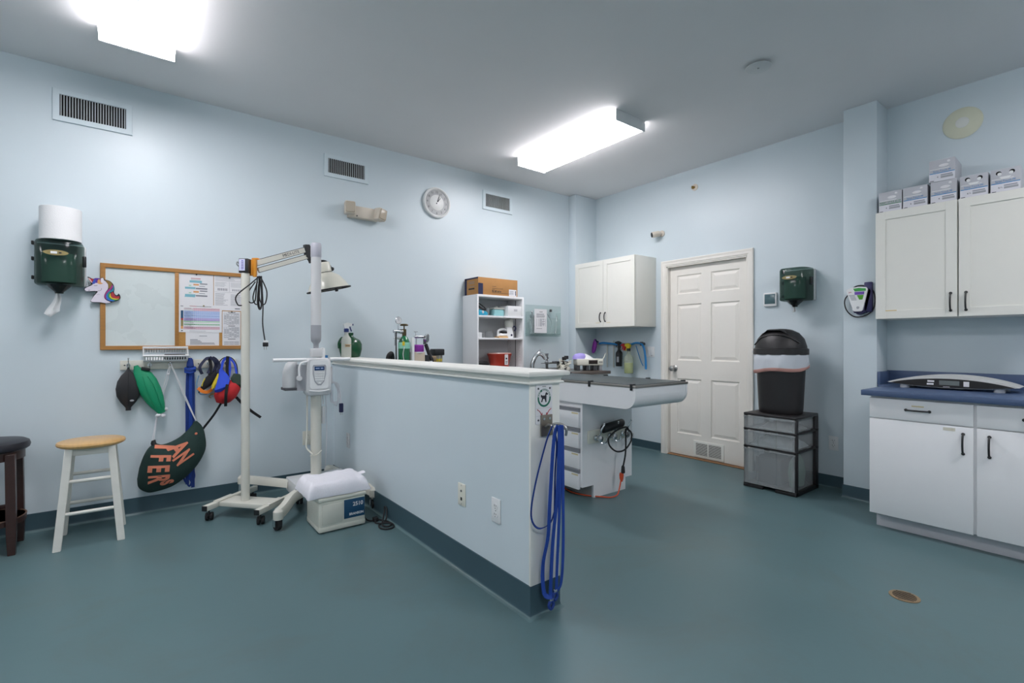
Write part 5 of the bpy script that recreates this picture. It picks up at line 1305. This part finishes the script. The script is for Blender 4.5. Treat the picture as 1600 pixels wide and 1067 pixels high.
# pedestal
b = B().prism([(-.28,.10),(-.155,.10),(-.155,0),(.228,0),(.228,.10),(.31,.10),(.31,.752),(-.28,.752)], 'xz', -.08, -.062); ep = b.build('end_panel', WHITE, t, smooth=False)
B().box(-.276, .306, -.062, .62, .10, .752).build('carcass', WHITE, t, smooth=False)
B().box(-.155, .228, -.062, .60, 0, .10).build('plinth', mat('plinth_grey', '#a3a09e', .6), t, smooth=False)
zt = .711
for k in range(4):
    z1 = zt-.158*k
    d = B().box(-.296, -.276, -.055, .60, z1-.158+.003, z1-.033, .001).build('drawer', WHITE, t)
    B().box(-.293, -.274, -.055, .60, z1-.033, z1-.002, .001).box(-.300, -.293, -.055, .60, z1-.010, z1-.002, .001).build('grey_pull', mat('drawer_pull_grey', '#8e8f94', .45), d)
    B().box(-.2968, -.2955, -.05, .02, z1-.050, z1-.038).build('old_tape', TAPE, d, smooth=False)
# hook board on the pedestal's end
t = thing('hook_board', 'cream board with chrome double hooks on the pedestal end of the exam table', 'hook rail', (2.98, 2.62, .48))
B().box(-.225, .215, -.018, 0, -.050, .050, .003).build('board', CREAM, t)
for x in (-.155, .01, .165):
    b = B().lathe([(.001,0),(.022,0),(.022,.012),(.010,.020),(.010,.045),(.024,.052),(.024,.062),(.001,.066)], (x,-.018,-.008), (0,-1,0), 20)
    b.tube([(x,-.03,.0),(x+.005,-.06,.02),(x+.008,-.075,.06),(x+.03,-.085,.10)], .007, 10, smooth=5).tube([(x,-.03,-.01),(x+.02,-.075,-.045),(x+.05,-.085,-.035),(x+.055,-.085,-.01)], .006, 10, smooth=5)
    b.sph((x+.03,-.085,.105), .008, 10, 6).sph((x+.055,-.085,-.008), .007, 10, 6); b.build('double_hook', CHROME, t)
t = thing('clipper_blade_bar', 'black bar resting across the chrome hooks of the cream board', 'bar', (2.98, 2.555, .555))
b = B().loft([((-.125,0,-.012),(0,.022,0),(0,0,.030)),((-.11,0,-.010),(0,.026,0),(0,0,.036)),((.10,0,.012),(0,.026,0),(0,0,.036)),((.118,0,.014),(0,.02,0),(0,0,.028))], 12); b.build('bar_body', BLACK, t)
t = thing('coiled_cable', 'black cord coiled on the chrome hooks of the exam table pedestal', 'cord', (2.99, 2.535, .48))
b = B().tube([(.145,-.01,.02),(.10,-.02,.06),(-.02,-.02,.045),(-.105,-.02,.0),(-.105,-.025,-.06),(-.03,-.03,-.115),(.07,-.03,-.115),(.15,-.025,-.06),(.165,-.02,.0),(.14,-.015,.03),(.105,-.012,.04),(.095,-.02,-.02),(.09,-.02,-.15),(.075,-.01,-.25)], .0065, 10, smooth=7); b.build('cable', RUBBER, t)
B().lathe([(.001,0),(.014,0),(.016,.01),(.013,.05),(.007,.062),(.001,.063)], (.073,-.01,-.305), n=16).build('plug', RUBBER, t)
t = thing('extension_cord', 'orange extension cord dropping from the black plug to the floor', 'cord', (3.0, 2.56, 0))
b = B().tube([(.055,-.02,.115),(.035,-.025,.07),(-.01,-.04,.02),(-.07,-.03,.007),(-.12,.02,.007),(-.19,.12,.007),(-.22,.26,.007),(-.17,.42,.007)], .0055, 10, smooth=7); b.build('cable', ORANGE, t)
B().lathe([(.001,0),(.008,0),(.016,.025),(.018,.055),(.014,.07),(.001,.07)], (.060,-.022,.105), n=16).build('socket_end', ORANGE, t)

# ================================================================== dog sign, hook and leads on the end of the half wall
t = thing('dog_sign', 'white sign with a dog in a green ring on the end of the half wall', 'sign', (1.4375, 1.634, .938))
b = B().prism([(p[0], p[1]) for p in rr(.049, .088, .008)], 'xz', -.004, 0); pl = b.build('plate', PAPER, t)
b = B(); yy = -.0042; zc_ = .028
for k in range(48):
    a0, a1 = 2*PI*k/48, 2*PI*(k+1)/48
    b.m(SIGNG); q = [b.bm.verts.new((r*math.cos(a), yy-.0004, zc_+r*1.05*math.sin(a))) for r, a in ((.0305,a0),(.039,a0),(.039,a1),(.0305,a1))]; b._f(q)
txt = 'DOG PARKING'
for k, ch in enumerate(txt):
    a = R(168-156*k/(len(txt)-1))
    if ch != ' ':
        b.m(PAPER).box(.0348*math.cos(a)-.0035, .0348*math.cos(a)+.0035, yy-.0010, yy-.0005, zc_+.0365*math.sin(a)-.004, zc_+.0365*math.sin(a)+.004)
        b.m(SIGNG).text(ch, .0105, FRONT(.0348*math.cos(a), zc_+.0365*math.sin(a), yy-.0013, math.degrees(a)-90), ext=.0001)
dog = [(-.019,.006),(-.016,-.002),(-.012,.0),(-.013,-.010),(-.017,-.018),(-.016,-.022),(-.011,-.021),(-.006,-.008),(.003,-.008),(.008,-.020),(.007,-.023),(.014,-.023),(.013,-.010),(.014,.002),(.013,.010),(.022,.010),(.024,.014),(.016,.019),(.013,.022),(.009,.017),(.006,.007),(-.010,.007),(-.017,.012)]
b.m(INKD).prism([(x-.001, zc_+z+.003) for x, z in dog], 'xz', yy-.0012, yy)
b.m(INKD).text('NOTICE', .006, FRONT(0, .078, yy-.0004), ext=.0002)
for s in (-1, 1):
    b.m(REDI).tube([Vector((s*.041,yy-.001,-.022)), Vector((s*.028,yy-.001,-.030)), Vector((s*.012,yy-.001,-.050))], .0016, 6)
    b.tube([Vector((s*.020,yy-.001,-.044)), Vector((s*.012,yy-.001,-.050)), Vector((s*.013,yy-.001,-.038))], .0014, 6)
    b.m(INK).rect(-.047, .047, -.0175, -.017, yy+.0002).rect(-.047, .047, -.0515, -.051, yy+.0002)
    for z in (.070, -.070): b.m(DGREY).lathe([(.001,0),(.005,0),(.004,.002),(.001,.003)], (s*.034,yy,z), (0,-1,0), 12)
b.build('printing', SIGNG, pl, smooth=False)
t = thing('leash_hook', 'steel plate with two curved hooks at the foot of the dog sign', 'hook', (1.449, 1.630, .845))
b = B().box(-.034, .034, -.006, 0, -.050, .045, .002); b.build('plate', mat('aged_steel', '#8d8478', .4, .8), t)
for x0_, x1_ in ((-.012, -.020), (.016, .055)):
    b = B().tube([(x0_,-.006,-.008),(x0_+.2*(x1_-x0_),-.03,.004),(x1_*.8,-.055,.004),(x1_,-.072,-.015),(x1_,-.070,-.045)], .0058, 10, smooth=6); b.build('curved_hook', STEEL, t)
b = B()
for x in (-.018, .016): b.cyl((x,-.005,.028),(x,-.009,.028),.006,n=12)
b.build('screw', CHROME, t)
hz = .838
def lead(label, L, R_, drop, w, m, clipz=None):
    """hanging loop of webbing: left edge points L, right edge points R_ (x, y, z) from the hook"""
    t = thing('dog_leash', label, 'leash', (1.449, 1.565, hz), 0, 'blue leads on the leash hook')
    b = B().strap(L, w, .003, (1,.25,0), 6).strap(R_, w, .003, (1,.25,0), 6); b.build('webbing', m, t)
    if clipz:
        x, y, z = clipz
        B().box(x-.010, x+.010, y-.006, y+.006, z, z+.012, .002).build('metal_crimp', CHROME, t)
        B().tube([(x,y,z),(x-.014,y,z-.018),(x,y,z-.036),(x+.014,y,z-.018)], .007, 8, closed=True, smooth=4).build('end_loop', BLUED, t)
    return t
lead('thin blue slip lead bowing out to the left over the white wall end', [(-.022,.0,.012),(-.050,.010,-.06),(-.094,.03,-.24),(-.108,.04,-.37),(-.075,.035,-.43),(-.02,.02,-.42),(.005,.015,-.37)], [(-.02,.0,.012),(.0,-.004,-.06),(.004,.01,-.20),(.005,.015,-.37)], 0, .009, BLUED)
lead('wide blue lead that hangs lowest, its crimped loop near the floor', [(.0,-.012,.014),(-.022,-.010,-.05),(-.030,.005,-.30),(-.028,.02,-.47),(-.045,.035,-.60),(-.042,.03,-.72),(-.005,.02,-.745)], [(.004,-.014,.014),(.008,-.012,-.06),(.010,.004,-.30),(.0,.02,-.50),(-.004,.03,-.70),(-.003,.03,-.745)], 0, .024, BLUEW, (-.003, .028, -.765))
lead('blue lead hanging furthest right, past the edge of the white wall end', [(.030,-.006,.010),(.038,-.002,-.06),(.052,.01,-.30),(.062,.02,-.55),(.060,.03,-.70),(.035,.03,-.735)], [(.020,-.006,.012),(.022,-.006,-.08),(.030,.01,-.35),(.030,.025,-.62),(.030,.03,-.735)], 0, .020, BLUEW, (.022, .03, -.735))

# ================================================================== drawer tower and swing-top bin by the door
t = thing('drawer_tower', 'black framed tower of three clear plastic drawers beside the door', 'drawer unit', (4.295, 1.862, 0), DW)
w, d_ = .210, .212; H = .625
b = B().box(-w, w, -d_, d_, H-.022, H, .006)
tp = b.build('top', BINB, t)
b = B()
for sx in (-1, 1):
    for y0_, y1_ in ((-d_+.008, -d_+.040), (d_-.055, d_)): b.box(min(sx*w, sx*(w-.022)), max(sx*w, sx*(w-.022)), y0_, y1_, .012, H-.02, .003)
    for z in (.335, .482): b.box(min(sx*w, sx*(w-.016)), max(sx*w, sx*(w-.016)), -d_+.01, d_, z, z+.016, .002)
    b.box(min(sx*w, sx*(w-.03)), max(sx*w, sx*(w-.03)), -d_, d_, 0, .034, .004)
for z in (.335, .482): b.box(-w, w, -d_, -d_+.02, z, z+.014, .003).box(-w, w, d_-.012, d_, z, z+.014)
b.box(-w, -w+.16, -d_-.002, -d_+.03, 0, .026, .004).box(w-.16, w, -d_-.002, -d_+.03, 0, .026, .004).box(-w, w, d_-.02, d_, 0, .03).box(-w+.02, w-.02, -d_+.03, d_-.01, .026, .032)
b.build('frame', BINB, t)
def clear_drawer(z0, z1, items, nm):
    b = B(); a = w-.010
    b.box(-a, a, -d_-.004, -d_+.001, z0, z1, .002).box(-a-.004, a+.004, -d_-.012, -d_+.001, z1-.012, z1, .002)
    for s in (-1, 1): b.box(min(s*(a-.014), s*(a-.018)), max(s*(a-.014), s*(a-.018)), -d_, d_-.02, z0, z1-.01)
    b.box(-a+.018, a-.018, -d_, d_-.02, z0, z0+.003).box(-a+.018, a-.018, d_-.024, d_-.02, z0, z1-.01)
    for x in (-.085, .06): b.box(x-.0015, x+.0015, -d_-.006, -d_-.003, z0+.006, z1-.014)
    o = b.build('drawer', FROST, t, smooth=False)
    return o
clear_drawer(.498, .600, None, ''); clear_drawer(.352, .478, None, ''); clear_drawer(.034, .330, None, '')
def rumpled(nm, label, cat, x0, x1, y0, y1, z0, h, m, seed, grp=None):
    b = B(); n_ = 26
    def P(i, j, k):
        x = x0+(x1-x0)*i/n_; y = y0+(y1-y0)*j/n_
        e = min(i, n_-i, j, n_-j)/n_
        return (x, y, z0 if not k else z0+.004+(h*min(1, e*6))*(.62+.55*noise.noise(Vector((x*16, y*16, seed)))+.25*noise.noise(Vector((x*45, y*45, seed)))))
    A = [[b.bm.verts.new(P(i, j, 1)) for j in range(n_+1)] for i in range(n_+1)]
    Z = [[b.bm.verts.new(P(i, j, 0)) for j in range(n_+1)] for i in range(n_+1)]
    for i in range(n_):
        for j in range(n_):
            b._f([A[i][j], A[i+1][j], A[i+1][j+1], A[i][j+1]]); b._f([Z[i][j], Z[i][j+1], Z[i+1][j+1], Z[i+1][j]])
    for i in range(n_):
        b._f([A[i][0], Z[i][0], Z[i+1][0], A[i+1][0]]); b._f([A[i][n_], A[i+1][n_], Z[i+1][n_], Z[i][n_]])
        b._f([A[0][i], A[0][i+1], Z[0][i+1], Z[0][i]]); b._f([A[n_][i], Z[n_][i], Z[n_][i+1], A[n_][i+1]])
    o = b.build(nm, m, None, sharp=80, loc=(4.295, 1.862, 0), rotz=DW); tag(o, label, cat); return o
rumpled('packaged_supplies', 'crumpled clear packets inside the top drawer of the black tower', 'packets', -.10, .16, -.17, .12, .5015, .055, mat('packet_white', '#d5d8d6', .4, var=.15, scale=40), 2)
rumpled('packaged_supplies', 'pale blue packets inside the middle drawer of the black tower', 'packets', -.17, .17, -.17, .12, .3555, .085, mat('packet_blue_white', '#cbd6da', .4, var=.2, scale=30), 6)
b = B().box(-.15, .05, -.12, .12, .038, .25, .004); o = b.build('storage_carton', mat('grey_carton', '#7d8084', .8), None, loc=(4.295, 1.862, 0), rotz=DW); tag(o, 'dark grey carton inside the deep bottom drawer of the black tower', 'carton')
b = B().loft([((.12,.02,.038),(.04,0,0),(0,.10,0)),((.12,.02,.15),(.05,0,0),(0,.12,0)),((.125,.0,.24),(.035,0,0),(0,.10,0)),((.13,.0,.29),(.012,0,0),(0,.05,0))], 20); o = b.build('folded_drape', mat('pale_green_drape', '#9fc2b0', .7, var=.15), None, loc=(4.295, 1.862, 0), rotz=DW); tag(o, 'pale green bundle inside the bottom drawer of the black tower', 'bundle')

t = thing('swing_bin', 'black swing top bin with a white liner standing on the drawer tower', 'bin', (4.30, 1.865, .625), DW)
b = B().lathe([(.001,0),(.160,0),(.166,.006),(.170,.05),(.185,.36),(.190,.40),(.192,.50),(.180,.50),(.175,.36),(.155,.01),(.001,.01)], n=56, sy=.88); b.build('bin_body', BINB, t, sharp=50)
b = B(); prev = None; n_ = 72
for k, (r, z) in enumerate(((.198,.502),(.206,.49),(.207,.44),(.209,.395),(.206,.372),(.196,.366))):
    rw = []
    for i in range(n_):
        a = 2*PI*i/n_; wv = .009*math.sin(5*a+1)*(k > 1)+.007*math.sin(11*a+k)*(k > 0)+.004*math.sin(23*a+2*k)*(k > 0)
        sag = (.018*math.sin(a*1.0+.9)+.010*math.sin(3*a))*(k >= 3)
        rw.append(b.bm.verts.new(((r+wv*.6)*math.cos(a), .88*(r+wv*.6)*math.sin(a), z-.012*(k >= 3)+sag)))
    if prev: b.m(PINKB if k >= 4 else BAGW); b.bridge(prev, rw)
    prev = rw
b.build('bin_liner', BAGW, t, sharp=80)
b = B().lathe([(.206,.488),(.211,.49),(.211,.536),(.204,.540),(.196,.545),(.001,.545)], n=56, sy=.88); ld = b.build('lid_rim', BINB, t)
b = B().lathe([(.198,.540),(.196,.560),(.178,.620),(.140,.668),(.090,.694),(.040,.704),(.001,.706)], n=56, sy=.88); b.build('dome', BINB, t, sharp=60)
b = B().loft([((-.178,0,.575),(0,.03,0),(.004,0,.008)),((-.13,0,.640),(0,.09,0),(.006,0,.010)),((-.05,0,.692),(0,.135,0),(.002,0,.012)),((.05,0,.690),(0,.13,0),(-.002,0,.012)),((.13,0,.638),(0,.085,0),(-.006,0,.010)),((.175,0,.580),(0,.03,0),(-.004,0,.008))], 24); b.build('swing_flap', BINB, t, sharp=60)
b = B().tube([(-.18,-.075,.57),(-.10,-.128,.628),(0,-.135,.655),(.10,-.128,.640),(.182,-.07,.585)], .0045, 8, smooth=6); b.build('flap_edge', BINB, t)
B().box(-.211, -.196, -.06, -.03, .50, .522, .002).build('side_clip', LGREY, t)

# ================================================================== dispenser on the pilaster
t = thing('hand_rub_dispenser', 'white and purple tape dispenser with a looped cord on the pilaster', 'dispenser', (4.38, 1.318, 1.545), DW)
b = B().box(.035, .085, -.035, 0, -.10, .125, .006).prism([(-.060,.05),(-.030,-.105),(.045,-.105),(.08,.06),(.05,.085),(-.03,.085)], 'xz', -.035, 0); b.build('purple_bracket', mat('dark_purple', '#2d2a5a', .45), t)
sh = [(-.075,.062),(-.072,.075),(-.045,.088),(.005,.092),(.052,.086),(.062,.070),(.060,.055),(.030,-.085),(.020,-.094),(-.022,-.094),(-.032,-.085)]
fp = B().prism(sh, 'xz', -.050, -.035).build('face_plate', WPLA, t)
b = B().m(mat('label_green', '#3d9a4a', .6)).prism([(-.030,.080),(.005,.083),(.050,.077),(.052,.060),(.045,.058),(-.020,.058)], 'xz', -.0515, -.0498)
b.m(mat('label_purple', '#6b4aa8', .6)).prism([(-.022,.054),(.042,.054),(.040,.032),(-.020,.032)], 'xz', -.0515, -.0498)
b.m(mat('label_lime', '#4f9a24', .6)).prism([(-.006,.029),(.038,.029),(.030,-.006),(.010,-.006)], 'xz', -.0515, -.0498)
b.m(REDI).text('3M', .016, FRONT(-.052, .052, -.0503), ext=.0004)
for k in range(5): b.m(INK).rect(-.058+.004*k, -.020+.003*k, .028-.009*k, .032-.009*k, -.0502)
b.m(MGREY).lathe([(.001,0),(.010,0),(.009,.002),(.001,.002)], (0,-.050,-.066), (0,-1,0), 16); b.build('label', PAPER, fp, smooth=False)
b = B().tube([(-.060,-.015,.055),(-.095,-.02,.0),(-.085,-.022,-.075),(-.035,-.024,-.130),(.03,-.024,-.130),(.085,-.022,-.09),(.100,-.02,-.02),(.085,-.015,.06),(.03,-.01,.10),(-.03,-.01,.098)], .0045, 8, closed=True, smooth=7); b.build('cord_loop', RUBBER, t)
b = B().tube([(-.055,-.03,.04),(-.040,-.032,-.06),(.0,-.034,-.112),(.05,-.03,-.085),(.075,-.025,.02),(.07,-.02,.09)], .006, 8, smooth=6); b.build('inner_cord', NAVY, t)

# ================================================================== right-hand wall units
WX = XD+.02
t = thing('wall_cabinet', 'cream two door wall cabinet carrying the glove boxes', 'cabinet', (WX, .746, 1.386), DW)
W_ = .90; w = W_/2; H = .777
B().box(-w, w, -.300, 0, 0, H, .001).build('carcass', CABW, t)
for s in (-1, 1):
    x0, x1 = (-w, -.002) if s < 0 else (.006, w)
    d = shaker(B(), x0, x1, .001, H-.001, -.319, fr=.058).build('door', CABW, t, smooth=False)
    pull(d, -.034 if s < 0 else .042, .100, -.325, .115)
    xa = -w+.06 if s < 0 else .40
    B().box(xa, xa+.065, -.326, -.3245, .055, .061).build('old_tape', mat('yellow_tape', '#d9bd7c', .7), d, smooth=False)
    if s > 0: B().lathe([(.001,0),(.03,0),(.03,.0006),(.001,.0007)], (.335,-.3135,.50), (0,-1,0), 24).build('smudge', mat('smudge_grey', '#c4c3bc', .55), d)
def glove_box(y, z, label, title, ink, opened=False, rz=0, num=None, xo=0):
    t = thing('glove_box', label, 'box', (4.325+.12+xo, y, z), DW+R(rz), 'glove boxes on the cream cabinet')
    w, h, dp = .0675, .148, .12
    bx = B().box(-w, w, -dp, dp, 0, h, .002).build('carton', mat('box_silver', '#b9bac0', .45, var=.04), t)
    b = B().m(mat('box_white', '#d6d6dc', .5)).rect(-w+.001, w-.001, .002, .055, -dp-.0002)
    b.m(ink).rect(-w+.004, w-.002, .055, .060, -dp-.0004).text(title, .0175, FRONT(0, .070, -dp-.0006), xs=.86)
    b.m(INKD).text(num or '6', .016, FRONT(-.022, .030, -dp-.0007)).m(MGREY).rect(-.006, w-.010, .020, .034, -dp-.0004)
    b.m(INK).rect(-.006, w-.014, .038, .044, -dp-.0004)
    b.m(INKD).rect(-w+.006, -w+.026, .006, .010, -dp-.0005)
    b.m(WPLA).rect(-w+.006, w-.03, .083, .087, -dp-.0003)
    if opened:
        for s in (-1, 1): b.m(DHOLE).lathe([(.001,0),(.013,0),(.013,.0006),(.001,.0007)], (s*.030,-dp,.122), (0,-1,0), 20).m(WPLA).lathe([(.001,.0004),(.010,.0004),(.010,.0012),(.001,.0013)], (s*.026,-dp,.116), (0,-1,0), 20)
        b.m(WPLA).prism([(-.028,.098),(.028,.098),(.016,.085),(-.016,.085)], 'xz', -dp-.001, -dp)
    else:
        b.m(PAPER).lathe([(.001,0),(.020,0),(.018,.0015),(.001,.002)], (.01,-dp,.105), (0,-1,0), 16, sx=1.3, sy=.5).lathe([(.001,0),(.008,0),(.001,.002)], (.035,-dp,.128), (0,-1,0), 12)
    b.build('print', ink, bx, smooth=False)
    B().box(-w-.0006, -w+.0008, -dp+.02, dp-.02, .02, h-.03).build('side_print', INK, bx, smooth=False)
    return t
BT = mat('box_blue', '#2a7fb8', .5); BG = mat('box_green', '#2a7a4a', .5)
zb = 2.163
glove_box(1.117, zb, 'silver glove box with green lettering at the left end of the row', 'PERRY STYLE 42 PF', BG, num='4')
glove_box(.975, zb, 'silver glove box second in the row, beside the green lettered one', 'Sensi-Touch PF', BT)
glove_box(.823, zb, 'silver glove box carrying another box on top of it', 'Sensi-Touch PF', BT, num='4')
glove_box(.835, zb+.1485, 'silver glove box stacked alone on top of the row', 'Sensi-Touch PF', BT, rz=2, num='4')
glove_box(.672, zb, 'opened glove box directly right of the stacked pair', 'Sensi-Touch PF', BT, True, num='6½')
glove_box(.526, zb, 'opened glove box at the right end of the row', 'Sensi-Touch PF', BT, True, num='6½')
t = thing('wall_disc', 'round cream disc on the wall high above the glove boxes', 'speaker', (WX, .775, 2.765), DW)
B().lathe([(.001,0),(.106,0),(.108,.004),(.100,.010),(.05,.014),(.001,.014)], (0,0,0), (0,-1,0), 48).build('disc', SPKR, t)
B().lathe([(.001,.0138),(.036,.0138),(.037,.017),(.033,.0185),(.001,.019)], (0,0,0), (0,-1,0), 32).build('centre_plate', mat('disc_centre', '#dedfd8', .5), t)

t = thing('base_cabinet', 'white base cabinet with drawers over doors under the blue counter', 'cabinet', (WX, .595, 0), DW)
w = .505; FY = -(WX-3.83)
B().box(-w+.004, w, FY+.018, -.02, .10, .864, .001).build('carcass', WHITE, t)
B().box(-w+.018, w, FY+.075, -.02, 0, .10, .001).build('toe_kick', mat('toe_grey_white', '#c3c3c8', .5), t)
for s in (-1, 1):
    x0, x1 = (-w, -.002) if s < 0 else (.014, w)
    d = B().box(x0, x1, FY, FY+.019, .724, .852, .0015).build('drawer', WHITE, t)
    if s < 0:
        pull(d, -.255, .790, FY-.002, .115, True)
        B().box(-.285, -.225, FY-.001, FY+.001, .812, .820).build('old_tape', TAPE, d, smooth=False)
    else: pull(d, .26, .790, FY-.002, .115, True)
    dd = B().box(x0, x1, FY, FY+.019, .098, .717, .0015).build('door', WHITE, t)
    pull(dd, -.045 if s < 0 else .066, .619, FY-.002, .115)
    if s < 0: B().box(-.135, -.080, FY-.001, FY+.001, .688, .706).build('old_tape', mat('cream_tape', '#d5d0c0', .7), dd, smooth=False)
t = thing('blue_counter', 'blue laminate counter with a matching backsplash on the white base cabinet', 'counter', (WX, .56, .866), DW)
b = B().box(-.580, .53, -.82, 0, 0, .036, .003).box(-.648, -.575, -.235, 0, 0, .0355, .002); b.build('worktop', NAVYC, t)
B().box(-.648, .53, -.020, 0, .0355, .135, .002).box(-.650, -.632, -.238, -.019, .0355, .130, .002).build('backsplash', NAVYC, t)
t = thing('baby_scale', 'silver crescent weighing scale with a dark front panel on the blue counter', 'scale', (4.325, .775, .902), DW)
def lens(n, L, zt, zb_, zm, inset=0):
    up_ = [(-L+2*L*i/n, zm+(zt-zm)*(1-((2*i/n-1))**2)**.9) for i in range(n+1)]
    dn = [(L-2*L*i/n, zm+(zb_-zm)*(1-((2*i/n-1))**2)**.9) for i in range(1, n)]
    return up_+dn
b = B(); prev = None; n_ = 36
for y, k in ((-.125,1),(-.06,1.0),(.06,1.0),(.13,.97)):
    r = [b.bm.verts.new((x*k, y, z)) for x, z in lens(n_, .325, .094, .012, .036)]
    if prev: b.bridge(prev, r)
    else: b._f(r[::-1])
    prev = r
b._f(prev); sc = b.build('tray_body', SCALEW, t, sharp=40)
b = B().prism([(x, z) for x, z in lens(n_, .305, .074, .015, .034)], 'xz', -.128, -.124); pn = b.build('front_panel', SCALEB, sc, sharp=40)
B().rect(-.045, .055, .032, .062, -.1282, .001).build('display', LCD, pn, smooth=False)
b = B().m(PAPER).box(-.105, -.070, -.130, -.127, .049, .060, .0005).box(-.108, -.073, -.130, -.127, .030, .041, .0005).box(.075, .102, -.130, -.127, .028, .060, .0005); b.build('buttons', PAPER, pn, smooth=False)
B().rect(-.025, .008, .0195, .0225, -.1283, .0006).build('maker_mark', PAPER, pn, smooth=False)
for sx in (-1, 1):
    for y in (-.09, .09): B().lathe([(.001,0),(.026,0),(.027,.006),(.024,.028),(.001,.028)], (sx*.235,y,0), n=24).build('foot', LGREY, t)
t = thing('floor_drain', 'round brass floor drain with slots in front of the white base cabinet', 'drain', (2.90, .693, 0))
b = B().lathe([(.001,0),(.060,0),(.060,.003),(.057,.004),(.001,.0035)], n=40); g = b.build('grate', DRAIN, t)
b = B().m(DHOLE)
for k in range(-4, 5):
    L = .046*math.sqrt(max(.05, 1-(k/5.2)**2)); b.box(k*.0105-.0028, k*.0105+.0028, -L, L, .0030, .0043)
b.turn(Matrix.Rotation(R(20), 4, 'Z')).build('slots', DHOLE, g, smooth=False)

# ------------------------------------------------------------------ camera, world, view
cd = bpy.data.cameras.new('camera'); cam = bpy.data.objects.new('camera', cd); COL.objects.link(cam)
cam.location = (0, 0, 1.21); cam.rotation_euler = (PI/2, 0, -R(37.623))
cd.sensor_width = 36; cd.lens = 36*759/1600; cd.shift_y = 2.5/1600; cd.clip_start = .05
SC.camera = cam
wd = bpy.data.worlds.new('world'); SC.world = wd; wd.use_nodes = True
wd.node_tree.nodes['Background'].inputs[0].default_value = (.5, .55, .6, 1); wd.node_tree.nodes['Background'].inputs[1].default_value = .1
SC.view_settings.view_transform = 'Standard'; SC.view_settings.look = 'None'
SC.view_settings.exposure = 0.60; SC.view_settings.gamma = 1.0; SC.view_settings.use_curve_mapping = False
SC.cycles.max_bounces = 10; SC.cycles.diffuse_bounces = 6; SC.cycles.transparent_max_bounces = 16
SC.cycles.caustics_reflective = False; SC.cycles.caustics_refractive = False
SC.cycles.sample_clamp_indirect = 4.0
